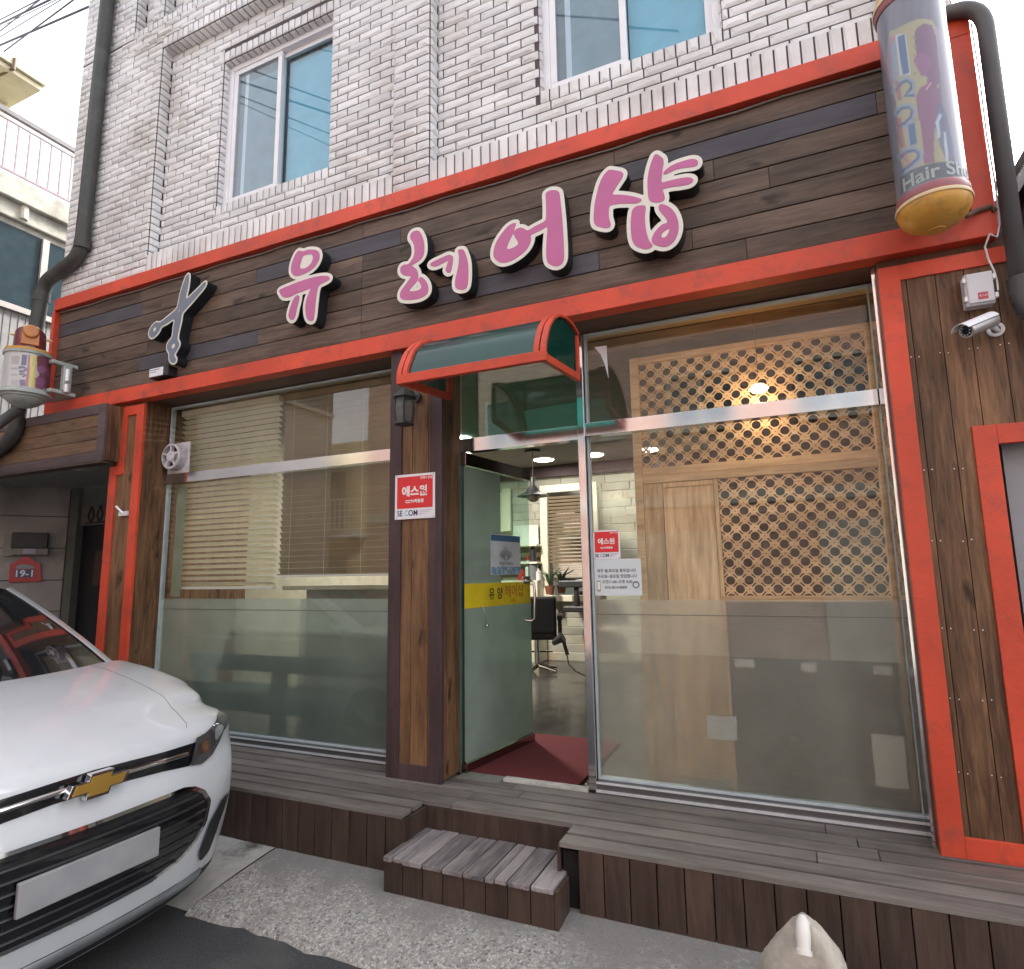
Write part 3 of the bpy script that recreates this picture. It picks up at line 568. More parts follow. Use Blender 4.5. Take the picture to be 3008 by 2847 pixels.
# ------------------------------------------------------------------ channel letter signs
PINK = mat('pink_acrylic', (.50, .115, .29), .35, var=.04, dirt=(.42, .12, .25), dscale=5, dlo=.5, dhi=.8); CREAM = mat('cream_acrylic', (.72, .70, .63), .4, var=.03)
SIDE = mat('black_letter_side', (.012, .016, .02), .35); SCG = mat('blue_grey_acrylic', (.17, .195, .25), .4, var=.05)
YS = -.345
def proj(v, poly, Y=YS): return np.array([[at(v, a, b, Y)[0], at(v, a, b, Y)[2]] for a, b in poly])
def letter(name, label, v, outs, holes=(), margin=.024, inner=PINK, step=.0062, cat='sign letter', group='pink sign letters on the fascia', spots=()):
    O = [smooth_poly(proj(v, p), 3) for p in outs]; Hh = [smooth_poly(proj(v, p), 3) for p in holes]; allp = np.vstack(O)
    lo = allp.min(0)-margin-.02; hi = allp.max(0)+margin+.02
    c = (lo+hi)/2; root = empty(name, (c[0], -.25, c[1])); tag(root, label, cat, group)
    f = lambda P: sdf(P, O, Hh)
    if inner is SCG: f2 = lambda P: np.maximum(f(P)+.013, -sdf(P, [smooth_poly(proj(v, p), 2) for p in spots])); outer = lambda P: f(P); mg = 0
    else: f2 = f; outer = lambda P: np.minimum(*[sdf(P, O), sdf(P, O)]) if not Hh else sdf(P, O); mg = margin
    mp = lambda P, y: np.stack([P[:, 0], np.full(len(P), y), P[:, 1]], 1)
    P, F = gridfill(outer, lo, hi, step, mg); b = MB(); plate(b, P, F, lambda P: mp(P, YS+.004), (0, 1, 0), .088, 0); b.build('side_return', SIDE, root, fix=True)
    b = MB(); plate(b, P, F, lambda P: mp(P, YS-.001), (0, 1, 0), .0045, 0); b.build('border', CREAM, root, fix=True)
    P, F = gridfill(f2, lo, hi, step*.8, 0); b = MB(); plate(b, P, F, lambda P: mp(P, YS-.0035), (0, 1, 0), .002, 0); b.build('face', inner, root, fix=True)
    return root
letter('sign_letter', 'pink syllable of a ring over a bar with two legs, nearest the scissors sign', 's1',
 [[(580,335),(650,345),(740,318),(850,318),(915,350),(935,420),(920,500),(870,590),(800,660),(720,710),(640,745),(560,770),(500,765),(455,725),(442,660),(455,560),(490,460),(530,380)],
  [(240,1020),(300,980),(420,930),(600,860),(800,800),(950,770),(1050,768),(1105,790),(1100,830),(1040,870),(950,915),(915,950),(900,1000),(885,1080),(865,1250),(845,1450),(820,1535),(770,1545),(720,1500),(695,1400),(690,1280),(715,1150),(755,1050),(775,990),(650,1035),(520,1080),(440,1125),(370,1142),(300,1130),(260,1080)],
  [(520,1120),(560,1103),(588,1125),(575,1220),(545,1330),(520,1450),(485,1520),(440,1525),(405,1480),(402,1420),(430,1310),(470,1200)]],
 [[(655,425),(740,395),(800,400),(820,450),(805,520),(760,585),(700,630),(640,645),(605,635),(598,590),(620,510)]])
letter('sign_letter', 'pink syllable with a wavy loop and two short strokes, lowest hanging of the row', 's2',
 [[(530,238),(585,260),(630,340),(660,440),(668,600),(650,690),(600,770),(520,830),(440,880),(510,930),(550,1000),(558,1070),(545,1140),(500,1210),(430,1290),(395,1345),(480,1350),(560,1330),(605,1300),(612,1260),(585,1200),(555,1155),(575,1110),(605,1090),(660,1120),(710,1180),(740,1260),(742,1340),(710,1410),(640,1460),(540,1495),(400,1512),(280,1505),(230,1470),(222,1410),(250,1330),(310,1250),(380,1150),(425,1080),(380,1070),(300,1060),(245,1020),(228,970),(240,905),(290,865),(370,855),(420,800),(470,720),(490,620),(480,510),(450,440),(415,390),(412,330),(450,265)],
  [(775,860),(810,820),(900,775),(1000,730),(1090,690),(1150,688),(1195,720),(1195,800),(1180,900),(1160,985),(1120,1015),(1075,995),(1060,950),(1085,870),(1105,795),(1040,820),(940,875),(860,900),(800,890)],
  [(1285,600),(1340,582),(1390,595),(1430,680),(1465,800),(1478,950),(1475,1130),(1460,1250),(1425,1305),(1340,1325),(1265,1305),(1235,1250),(1235,1150),(1260,1040),(1290,900),(1305,760),(1300,670)]])
letter('sign_letter', 'pink syllable of a round loop joined to one tall upright stroke', 's3',
 [[(590,850),(600,870),(560,1000),(555,1020),(600,965),(670,935),(740,945),(815,985),(930,920),(1060,855),(1120,820),(1150,760),(1155,600),(1150,450),(1145,320),(1180,275),(1250,248),(1330,248),(1385,275),(1405,330),(1425,500),(1445,700),(1465,950),(1478,1200),(1485,1400),(1478,1520),(1440,1600),(1370,1640),(1280,1635),(1200,1590),(1165,1520),(1155,1400),(1160,1200),(1172,1050),(1172,925),(1080,970),(980,1020),(875,1075),(880,1130),(865,1210),(820,1300),(740,1390),(640,1470),(520,1540),(400,1580),(310,1575),(240,1530),(195,1470),(188,1400),(205,1290),(260,1160),(350,1030),(430,930),(520,865)]],
 [[(545,1045),(590,1120),(642,1215),(610,1265),(530,1310),(450,1330),(440,1290),(470,1200),(510,1120)]])
letter('sign_letter', 'largest and highest pink syllable, with two rabbit ear strokes at its right', 's4',
 [[(400,425),(440,415),(540,430),(600,445),(630,475),(620,530),(570,610),(510,700),(470,790),(560,795),(680,805),(790,825),(870,850),(910,870),(890,905),(820,930),(700,930),(560,935),(480,950),(425,970),(412,1040),(412,1130),(430,1210),(440,1250),(425,1290),(380,1308),(290,1295),(210,1265),(182,1200),(182,1080),(195,930),(225,780),(270,620),(330,500)],
  [(1145,178),(1190,205),(1235,240),(1250,300),(1235,400),(1222,500),(1222,605),(1300,590),(1450,555),(1580,532),(1660,535),(1700,560),(1695,595),(1640,635),(1520,660),(1380,678),(1243,710),(1255,780),(1268,850),(1250,885),(1190,910),(1100,912),(1045,890),(1015,830),(1003,700),(1003,550),(1030,400),(1070,270),(1105,195)],
  [(1245,460),(1300,400),(1400,335),(1550,280),(1680,250),(1750,262),(1775,300),(1760,345),(1690,370),(1560,385),(1450,410),(1350,450),(1270,488)],
  [(830,975),(900,960),(960,965),(975,1000),(965,1100),(965,1200),(975,1300),(1000,1420),(1035,1510),(1080,1570),(1050,1610),(980,1630),(900,1615),(820,1575),(780,1520),(755,1420),(745,1280),(750,1150),(770,1030)],
  [(1180,960),(1215,940),(1290,960),(1370,1010),(1430,1090),(1470,1200),(1478,1320),(1450,1430),(1400,1520),(1320,1580),(1240,1595),(1150,1575),(1085,1540),(1065,1480),(1100,1390),(1160,1310),(1230,1250),(1305,1220),(1270,1140),(1210,1070),(1175,1010)]],
 [[(1335,1315),(1325,1370),(1290,1430),(1250,1455),(1215,1440),(1220,1400),(1265,1350)]])
ell = lambda x, y, a, b_, t=0: [(x+a*math.cos(k*.5236)*math.cos(t)-b_*math.sin(k*.5236)*math.sin(t), y+a*math.cos(k*.5236)*math.sin(t)+b_*math.sin(k*.5236)*math.cos(t)) for k in range(12)]
letter('scissors_sign', 'blue grey scissors shaped sign with pale border and deep black sides', 's5',
 [[(735,118),(768,140),(765,260),(742,400),(720,510),(800,440),(900,345),(990,255),(1030,245),(1042,290),(1000,380),(900,500),(790,630),(700,730),(655,790),(635,900),(600,1050),(580,1180),(605,1240),(600,1310),(560,1390),(530,1450),(555,1500),(545,1570),(500,1608),(450,1595),(415,1530),(410,1440),(378,1370),(380,1290),(420,1210),(465,1150),(480,1000),(497,900),(400,960),(310,1010),(280,1070),(230,1140),(160,1195),(110,1185),(85,1120),(95,1050),(150,960),(220,900),(285,900),(400,810),(530,700),(560,620),(600,430),(650,270),(690,165)]],
 inner=SCG, cat='sign', group=None, step=.0055, spots=[ell(193, 1037, 20, 40, .4), ell(497, 1308, 25, 42, .4), ell(592, 732, 10, 14)])
# ------------------------------------------------------------------ small box on the beam by the scissors
t = empty('floodlight_timer', (-4.63, -.3, 3.26)); tag(t, 'small black box with a white faced label hung on the fascia below the scissors sign', 'meter box')
b = MB(); b.box(-4.73, -4.50, -.335, -.25, 3.258, 3.345); b.build('housing', BLACK, t, bevel=.006)
b = MB(); b.box(-4.72, -4.555, -.3375, -.3352, 3.266, 3.336, 0); b.box(-4.715, -4.60, -.3382, -.3376, 3.318, 3.326, 1); b.box(-4.71, -4.64, -.3382, -.3376, 3.300, 3.306, 1); b.build('label_plate', [mat('label_white', (.82, .82, .86), .3), mat('label_grey_print', (.25, .25, .33), .5)], t)
b = MB(); b.box(-4.54, -4.52, -.3375, -.3352, 3.31, 3.325); b.box(-4.54, -4.52, -.3375, -.3352, 3.28, 3.295); b.tube([(-4.57, -.3, 3.345), (-4.56, -.31, 3.39), (-4.52, -.3, 3.42), (-4.50, -.27, 3.43)], .006, 6); b.build('bracket', mat('dark_grey_plastic', (.08, .08, .085), .5), t)
# ------------------------------------------------------------------ barber poles with printed sleeves
def cyl_hit(v, a, b, cx, cy, r):
    d = ray(v, a, b); A = d[0]**2+d[1]**2; ox, oy = CAM[0]-cx, CAM[1]-cy; B = ox*d[0]+oy*d[1]; Cc = ox*ox+oy*oy-r*r; disc = B*B-A*Cc
    if disc < 0: t_ = -B/A
    else: t_ = (-B-math.sqrt(disc))/A
    p = CAM+d*t_; return math.atan2(p[1]-cy, p[0]-cx), p[2]
def sleeve(name, cx, cy, r, z0, z1, base, layers, v, m, parent, na=200, nz=260):
    th_ = np.linspace(-math.pi, math.pi, na+1)[:-1]; zz = np.linspace(z0, z1, nz+1); T, Z = np.meshgrid(th_, zz, indexing='ij')
    P = np.stack([T.ravel(), Z.ravel()], 1); C = np.tile(np.array([*base, 1.]), (len(P), 1))
    nz_ = np.sin(P[:, 0]*9+P[:, 1]*13)*.5+np.sin(P[:, 0]*23-P[:, 1]*31)*.5; C[:, :3] *= (1+.06*nz_)[:, None]
    for poly, c, al in layers:
        q = np.array([cyl_hit(v, a, b, cx, cy, r) for a, b in poly]); d = seg_dist(P, q); k = np.clip(.5-d/.006, 0, 1)*al; C[:, :3] = C[:, :3]*(1-k[:, None])+np.array(c)*k[:, None]
    vs = np.stack([cx+r*np.cos(P[:, 0]), cy+r*np.sin(P[:, 0]), P[:, 1]], 1); n1 = nz+1
    b = MB(); b.add(vs, [(i*n1+k, ((i+1)%na)*n1+k, ((i+1)%na)*n1+k+1, i*n1+k+1) for i in range(na) for k in range(nz)])
    o = b.build(name, m, parent, smooth=True); ca = o.data.color_attributes.new('print', 'FLOAT_COLOR', 'POINT'); ca.data.foreach_set('color', C.ravel()); return o
def stroke(pts, w):
    p = [np.array(q, float) for q in pts]; L_, R_ = [], []
    for i in range(len(p)):
        t_ = p[min(i+1, len(p)-1)]-p[max(i-1, 0)]; t_ /= np.linalg.norm(t_); n = np.array([-t_[1], t_[0]])*w/2; L_.append(tuple(p[i]+n)); R_.append(tuple(p[i]-n))
    return L_+R_[::-1]
def arc_text(s, size, cx, cy, r, a0, z, m, parent, name='lettering', slope=0.):
    v, f = textmesh(s, size, 'LEFT', .002); b = MB(); vs = [(cx+r*math.cos(a0+x/r), cy+r*math.sin(a0+x/r), z+y+slope*x) for x, y in v]; b.add(vs, f); return b.build(name, m, parent)
PRINT = attr_mat('printed_sleeve', .28, .3); YEL = mat('faded_yellow_plastic', (.62, .33, .06), .45, var=.12, dirt=(.28, .15, .05), dscale=9, dlo=.5, dhi=.75)
IV = mat('ivory_plastic', (.70, .56, .33), .45); MAU = mat('faded_mauve_plastic', (.30, .10, .115), .4); GRP = mat('aged_grey_plastic', (.36, .39, .37), .45, var=.12, dirt=(.2, .22, .2), dscale=12)
def ring(b, cx, cy, prof, m): b.lathe(prof, (cx, cy, 0), 48, m)
def domes(mb, cx, cy, r, z, sgn, m, h=.13):
    mb.lathe([(r*math.cos(a), z+sgn*h*math.sin(a)) for a in [R(q) for q in range(0, 91, 9)]], (cx, cy, 0), 48, m)
cx, cy, r = .708, -.565, .131
LILAC, YL, BLU, LB = (.19, .20, .25), (.36, .35, .24), (.10, .155, .28), (.24, .31, .40)
root = empty('barber_pole', (cx, cy, 3.0)); tag(root, 'tall cylindrical hair salon light with a faded printed sleeve and orange yellow domed ends', 'barber pole')
lay = [([(140,250),(200,225),(250,200),(300,175),(370,150),(480,160),(520,250),(540,500),(520,800),(560,1000),(620,1280),(440,1300),(260,1370),(225,1250),(205,1000),(190,800),(150,600),(130,400)], YL, .9),
 ([(130,300),(185,290),(205,640),(155,680),(120,500)], (.30, .26, .33), .8), ([(150,345),(192,340),(215,600),(165,625)], LB, .9), (stroke([(150,290),(185,300)], 30), (.5, .2, .3), .7),
 (stroke([(230,270),(270,590)], 84), (.45, .55, .68), .7), ([(205,290),(262,268),(300,575),(245,592)], BLU, .95),
 (stroke([(175,740),(215,650),(275,615),(325,650),(325,700),(280,750),(345,742)], 46), LB, .8), (stroke([(195,720),(230,660),(275,635),(312,660),(310,700),(262,758),(340,752)], 24), BLU, .95),
 (stroke([(200,640),(225,790)], 34), (.28, .12, .16), .7),
 (stroke([(185,910),(225,850),(290,830),(335,860),(330,920),(270,985),(200,1020)], 46), LB, .8), (stroke([(200,895),(235,855),(290,845),(318,870),(312,920),(262,970),(205,1000)], 22), BLU, .95),
 (stroke([(215,930),(245,1165)], 44), (.28, .13, .17), .7), ([(270,975),(345,950),(368,1140),(300,1170)], LB, .8), ([(290,985),(335,968),(355,1130),(310,1145)], BLU, .95),
 (stroke([(215,1250),(260,1195),(330,1170),(385,1200),(385,1245),(340,1290),(240,1370)], 50), LB, .8), (stroke([(230,1240),(280,1195),(340,1185),(370,1210),(365,1250),(320,1290),(235,1360)], 24), BLU, .95), (stroke([(250,1210),(300,1300)], 30), (.42, .14, .22), .6),
 ([(350,230),(410,185),(480,200),(510,300),(530,480),(540,640),(500,700),(460,640),(430,600),(390,590),(345,380),(335,300)], (.20, .13, .22), .92),
 ([(500,200),(560,260),(640,900),(680,1290),(600,1290),(560,800),(520,420)], (.27, .24, .31), .8),
 ([(345,440),(400,410),(450,440),(475,500),(440,580),(415,600),(390,598),(372,560),(350,520),(330,480)], (.26, .155, .26), .95),
 ([(430,620),(440,660),(385,690),(350,760),(360,880),(390,1000),(410,1150),(412,1295),(495,1280),(492,1100),(500,960),(545,800),(530,700),(480,640)], (.235, .14, .225), .95), (stroke([(470,650),(430,710)], 10), (.55, .4, .5), .8),
 ([(520,800),(560,830),(590,900),(640,1120),(660,1280),(600,1290),(540,1150),(500,1000)], (.14, .17, .25), .8), (stroke([(545,900),(520,960),(530,1090)], 26), (.42, .5, .66), .8), (stroke([(575,1040),(600,1280)], 20), (.45, .52, .62), .8),
 ([(300,1345),(420,1300),(560,1275),(700,1300),(740,1420),(560,1400),(440,1425),(330,1460),(230,1540),(230,1400)], (.10, .125, .15), .85)]
lay += [([(int(340-18*math.cos(k)), int(300+k*140-18)), (360, int(300+k*140)), (340, int(318+k*140)), (322, int(300+k*140))], (.25, .27, .2), .6) for k in (0, .5, 1, 2, 4.6)]
sleeve('printed_sleeve', cx, cy, r, 3.205, 4.155, LILAC, lay, 'pr', PRINT, root)
a0 = cyl_hit('pr', 245, 1480, cx, cy, r+.001)[0]
arc_text('Hair Shop', .085, cx, cy, r+.0015, a0-.0, 3.262, mat('pale_print', (.36, .42, .41), .4), root)
for pr_l, m_l in (([(r-.002, 3.18), (r+.006, 3.18), (r+.008, 3.19), (r+.008, 3.215), (r+.003, 3.222), (r-.002, 3.222)], MAU), ([(r-.002, 4.14), (r+.004, 4.14), (r+.008, 4.15), (r+.008, 4.175), (r-.002, 4.175)], MAU), ([(r-.01, 3.165), (r+.012, 3.165), (r+.014, 3.172), (r+.012, 3.18), (r-.01, 3.18)], IV), ([(r-.01, 4.175), (r+.012, 4.175), (r+.014, 4.185), (r+.012, 4.195), (r-.01, 4.195)], IV)):
    b = MB(); ring(b, cx, cy, pr_l, 0); b.build('trim_ring', m_l, root, smooth=40)
b = MB(); domes(b, cx, cy, r+.008, 3.166, -1, 0, .105); b.lathe([(.035, 3.062), (.035, 3.0575), (0, 3.056)], (cx, cy, 0), 24, 0); b.build('bottom_dome', YEL, root, smooth=50)
b = MB(); domes(b, cx, cy, r+.008, 4.194, 1, 0, .1); b.build('top_dome', YEL, root, smooth=True)
b = MB(); b.box(cx-.03, cx+.03, cy+.12, -.303, 3.21, 3.23); b.box(cx-.03, cx+.03, cy+.12, -.303, 4.10, 4.12); b.tube([(cx+.05, cy+.08, 3.19), (.88, -.36, 3.20), (.93, -.32, 3.235), (.985, -.309, 3.245), (1.0, -.309, 3.22)], .012, 8); b.build('bracket', mat('rusty_bracket', (.12, .07, .05), .7), root)
# left pole: short lantern shaped one
cx, cy, r = -5.95, -.60, .165
root = empty('barber_pole', (cx, cy, 3.0)); tag(root, 'short rotating salon light with a maroon and orange crown and aged grey base', 'barber pole')
lay = [([(160,640),(460,670),(410,1250),(120,1230)], (.50, .50, .50), .9), ([(360,670),(445,680),(430,850),(345,845)], (.10, .10, .20), .9), ([(180,700),(320,690),(310,830),(190,830)], (.33, .32, .33), .8),
 (stroke([(300,880),(390,880),(430,910),(380,945),(310,945)], 44), (.12, .13, .22), .9), (stroke([(310,990),(400,990),(420,1010),(360,1035)], 30), (.12, .13, .22), .9), (stroke([(180,900),(290,900)], 36), (.30, .31, .33), .8), (stroke([(180,1000),(290,1005)], 30), (.34, .35, .36), .8),
 ([(320,1080),(410,1075),(400,1220),(310,1220)], (.13, .13, .22), .9), ([(180,1080),(300,1080),(290,1220),(170,1220)], (.36, .38, .38), .7),
 ([(455,670),(500,680),(450,1250),(400,1250)], (.42, .12, .16), .9), ([(500,680),(600,690),(560,1255),(450,1250)], (.58, .50, .13), .95), (stroke([(548,720),(530,860)], 12), (.2, .18, .1), .6),
 ([(600,690),(880,730),(900,1330),(560,1260),(600,1050),(640,1000),(600,900)], (.17, .035, .07), .95), ([(600,870),(680,850),(740,930),(700,980),(640,970),(600,930)], (.28, .12, .26), .9), ([(570,1050),(680,1040),(740,1130),(700,1180),(660,1210),(700,1260),(570,1240)], (.25, .10, .21), .9), (stroke([(700,860),(790,1000),(820,1240)], 36), (.3, .11, .19), .7), (stroke([(700,1230),(745,1250)], 22), (.5, .45, .42), .8)]
sleeve('printed_sleeve', cx, cy, r, 3.245, 3.555, (.46, .46, .46), lay, 'pl', PRINT, root, 200, 90)
for pr_l, m_l in (([(r, 3.55), (r+.012, 3.552), (r+.014, 3.575), (r+.002, 3.58), (r, 3.58)], GRP), ([(r+.004, 3.58), (r+.006, 3.60), (r-.03, 3.612), (r-.055, 3.615)], YEL), ([(r, 3.25), (r+.012, 3.245), (r+.016, 3.225), (r+.03, 3.215), (r+.032, 3.20), (r, 3.196)], GRP), ([(r+.005, 3.198), (r+.0, 3.18), (r-.03, 3.176)], GRP)):
    b = MB(); ring(b, cx, cy, pr_l, 0); b.build('trim_ring', m_l, root, smooth=40)
b = MB(); b.lathe([(r-.012, 3.185), (r-.02, 3.165), (r-.06, 3.13), (r-.11, 3.105), (0, 3.098)], (cx, cy, 0), 40); b.build('base_bowl', GRP, root, smooth=50)
b = MB(); b.lathe([(r-.048, 3.612), (r-.05, 3.70), (r-.056, 3.77), (r-.075, 3.80), (.0, 3.806)], (cx, cy, 0), 40); b.build('crown', mat('maroon_plastic', (.15, .028, .035), .25, var=.08), root, smooth=50)
b = MB(); b.lathe([(.066, 3.80), (.068, 3.822), (.06, 3.83), (0, 3.832)], (cx, cy, 0), 30); b.build('crown_cap', IV, root, smooth=40)
ORA = mat('orange_plastic', (.50, .19, .05), .4)
b = MB(); a1 = math.atan2(-3.0, 5.95); cdir = np.array([math.cos(a1), math.sin(a1), 0]); tdir = np.array([-cdir[1], cdir[0], 0]); o_ = np.array([cx, cy, 3.655])+cdir*.105
b.obox(o_-tdir*.062+[0,0,-.02], tdir*.124, cdir*.022, (0, 0, .10)); k_ = o_+[0, 0, .095]
b.tube([k_-cdir*.01, k_+cdir*.045, k_+cdir*.05], [.058, .056, .045], 24); b.build('lamp_cowl', ORA, root, bevel=.004)
for s_ in (-1, 1):
    b = MB(); p0 = np.array([cx, cy, 3.74])+tdir*s_*.11; b.tube([p0, p0+tdir*s_*.05+[0, 0, .0]], [.016, .002], 10); b.build('finial', IV, root)
b = MB(); b.box(-5.80, -5.74, -.52, -.303, 3.24, 3.275); b.box(-5.80, -5.74, -.52, -.303, 3.50, 3.535); b.box(-5.77, -5.72, -.43, -.36, 3.27, 3.50); b.build('bracket', GRP, root, bevel=.008)
for z0_, z1_ in ((3.26, 3.33), (3.36, 3.47)): b = MB(); b.tube([(-5.72, -.40, z0_), (-5.72, -.40, z1_)], .021, 10); b.build('clip', ALU, root)
# ------------------------------------------------------------------ awning
x0, x1, yb, yf, zb, zf, zt = -1.882, -1.012, -.312, -.865, 2.700, 2.645, 2.97
aw = empty('awning', ((x0+x1)/2, yb, zb)); tag(aw, 'curved teal polycarbonate awning with red frame over the open door', 'awning')
TEAL = film('teal_polycarbonate', (.025, .10, .11), .12, .12, (.06, .42, .33), (.35, .85, .72), .7, .0)
n_ = TEAL.node_tree; mxo = [q for q in n_.nodes if q.type == 'OUTPUT_MATERIAL'][0]; src = mxo.inputs[0].links[0].from_socket
g_ = n_.nodes.new('ShaderNodeBsdfGlossy'); g_.inputs['Roughness'].default_value = .16; fr_ = n_.nodes.new('ShaderNodeFresnel'); fr_.inputs[0].default_value = 1.7; mm_ = n_.nodes.new('ShaderNodeMixShader')
n_.links.new(fr_.outputs[0], mm_.inputs[0]); n_.links.new(src, mm_.inputs[1]); n_.links.new(g_.outputs[0], mm_.inputs[2]); n_.links.new(mm_.outputs[0], mxo.inputs[0])
ARC = np.array([(-.865, 2.68), (-.860, 2.72), (-.842, 2.765), (-.80, 2.845), (-.73, 2.915), (-.64, 2.966), (-.53, 2.996), (-.424, 3.0), (-.36, 2.99), (-.312, 2.975)])
def apt(a, k=0.):  # a:0 = front foot, 1 = top back
    i_ = a*(len(ARC)-1); y_ = float(np.interp(i_, range(len(ARC)), ARC[:, 0])); z_ = float(np.interp(i_, range(len(ARC)), ARC[:, 1])); w0 = max(0., min(1., (y_+.36)/-.505))
    return (y_-k*w0, z_+k*(1-w0*.9))
def apt_old(a, k=0.):
    t_ = a*math.pi/2; return (yb+(yf-yb-k)*math.cos(t_)**.85 if math.cos(t_) > 0 else yb, zf+.04+(zt-zf-.04+k)*math.sin(t_)**.9)
N = 20; prof = [apt(i/N) for i in range(N+1)]
b = MB()
for x in (x0, x1): pass
vs = [(x, y, z) for (y, z) in prof for x in (x0+.02, x1-.02)]; b.add(vs, [(2*i, 2*i+1, 2*i+3, 2*i+2) for i in range(N)]); b.build('curved_sheet', TEAL, aw, smooth=True)
TEALD = film('dark_green_side_sheet', (.008, .065, .05), .22, .1)
for x in (x0+.012, x1-.012):
    b = MB(); b.add([(x, yb, zb+.02), (x, yf+.01, zf+.02)]+[(x, y, z) for y, z in prof], [tuple(range(N+3))]); b.build('side_sheet', TEALD, aw)
RP = RED
def rib(x, w):
    b = MB()
    for i in range(N):
        (ya, za), (yc, zc) = prof[i], prof[i+1]; (yd, zd_), (ye, ze) = apt(i/N, .018), apt((i+1)/N, .018)
        b.add([(x, ya, za), (x+w, ya, za), (x+w, yc, zc), (x, yc, zc), (x, yd, zd_), (x+w, yd, zd_), (x+w, ye, ze), (x, ye, ze)], [(0,1,2,3),(4,7,6,5),(0,4,5,1),(3,2,6,7),(0,3,7,4),(1,5,6,2)])
    b.build('arched_rib', RP, aw)
rib(x0-.004, .030); rib(x0+.034, .028); rib(x1-.026, .030); rib(x1-.062, .028)
b = MB(); b.box(x0-.005, x1+.005, yf-.018, yf+.014, zf, zf+.052)
for x in (x0-.004, x1-.024):
    b.obox((x, yf+.0145, zf), (.028, 0, 0), (0, yb-yf-.015, zb-zf), (0, 0, .042)); b.box(x+.0005, x+.0275, yb-.03, yb+.001, zb+.0425, 2.968)
b.build('bottom_frame', RP, aw, bevel=.003)
# ------------------------------------------------------------------ wall lantern
la = empty('wall_lantern', (-2.15, -.30, 2.66)); tag(la, 'dark green metal carriage lantern with glass sides on the brown pillar', 'wall lamp')
LG = mat('dark_green_metal', (.035, .045, .045), .45, var=.2); c_ = (-2.15, -.41, 0)
def hexa(b, prof, m=0): b.lathe(prof, c_, 6, m)
b = MB(); hexa(b, [(0, 2.812), (.012, 2.806), (.014, 2.79), (.03, 2.782), (.034, 2.772), (.078, 2.735), (.082, 2.727), (.06, 2.722)]); b.tube([(-2.15, -.40, 2.775), (-2.15, -.34, 2.79), (-2.15, -.30, 2.775)], .010, 8); b.lathe([(.0, -.286), (.035, -.283), (.035, -.264)], (-2.15, 0, 2.77), 16, 0, 'Y'); b.build('roof', LG, la)
b = MB(); hexa(b, [(.056, 2.722), (.066, 2.66), (.060, 2.60), (.050, 2.568)]); b.build('lamp_glass', film('lantern_glass', (.35, .38, .38), .5, .2), la)
b = MB()
for k in range(6):
    a = k*math.pi/3; b.tube([(c_[0]+q*math.cos(a), c_[1]+q*math.sin(a), z) for q, z in ((.058, 2.722), (.068, 2.66), (.062, 2.60), (.052, 2.566))], .0045, 6)
hexa(b, [(.05, 2.57), (.066, 2.566), (.068, 2.552), (.04, 2.545), (0, 2.543)]); b.build('cage', LG, la)
# ------------------------------------------------------------------ security signs, notice, paper scrap
SR = mat('sign_red', (.72, .022, .03), .35, var=.03); SW = mat('sign_white', (.80, .80, .84), .35, var=.03); NV = mat('sign_navy', (.04, .05, .16), .4); CY = mat('sign_cyan', (.16, .55, .6), .4); SG = mat('sign_grey_print', (.35, .35, .45), .5)
def secom(name, label, x0, x1, z0, z1, y, grp):
    t = empty(name, ((x0+x1)/2, y, z0)); tag(t, label, 'sign', grp); W, Hh = x1-x0, z1-z0
    b = MB(); b.box(x0, x1, y, y+.003, z0, z1); b.build('plate', SW, t, bevel=.001)
    b = MB(); b.box(x0+W*.055, x1-W*.055, y-.0008, y-.0002, z0+Hh*.235, z1-Hh*.055); b.build('red_field', SR, t)
    b = MB(); yy = y-.0014
    text_on(b, '에스원', W*.235, (x0+W*.5, yy, z0+Hh*.60), *XZ, 0, bold=W*.009); text_on(b, 'CCTV작동중', W*.085, (x0+W*.5, yy, z0+Hh*.385), *XZ, 0, bold=W*.004); text_on(b, '언제나 안심', W*.062, (x0+W*.79, yy, z0+Hh*.895), *XZ, 0, bold=W*.002)
    text_on(b, 'SE', W*.17, (x0+W*.06, yy, z0+Hh*.125), *XZ, 1, 'LEFT', W*.003, .88); text_on(b, 'C', W*.17, (x0+W*.245, yy, z0+Hh*.125), *XZ, 2, 'LEFT', W*.003, .88); text_on(b, 'OM', W*.17, (x0+W*.345, yy, z0+Hh*.125), *XZ, 1, 'LEFT', W*.003, .88)
    for i in range(4): b.quad(*[(x0+W*p, yy, z0+Hh*(.175-.035*i)+h) for p, h in ((.61, 0), (.93-.08*i, 0), (.93-.08*i, .0022), (.61, .0022))], 3)
    b.build('lettering', [mat('print_white', (.82, .78, .78), .4), NV, CY, SG], t)
    b = MB()
    for cxx, czz in ((.04, .03), (.96, .03), (.04, .97), (.96, .97)): b = MB(); b.lathe([(0, -.002), (.003, -.0015), (.0035, 0)], (x0+W*cxx, y, z0+Hh*czz), 8, 0, 'Y'); b.build('screw', STEELD, t)
secom('security_sign', 'larger red and white security camera sign screwed to the brown pillar', -2.312, -2.008, 1.965, 2.257, -.268, 'red security signs')
secom('security_sign', 'smaller red and white security camera sticker on the glass above the opening hours notice', -1.057, -.893, 1.682, 1.856, -.0045, 'red security signs')
t = empty('opening_hours_notice', (-.915, -.004, 1.47)); tag(t, 'white opening hours notice with printed lines taped inside the right window', 'notice')
b = MB(); x0, x1, z0, z1, y = -1.056, -.774, 1.468, 1.681, -.0030; b.box(x0, x1, y-.001, y+.001, z0, z1); b.build('sheet', mat('notice_paper', (.66, .72, .76), .5, var=.02), t)
b = MB(); yy = y-.0018; xc = x0+.135
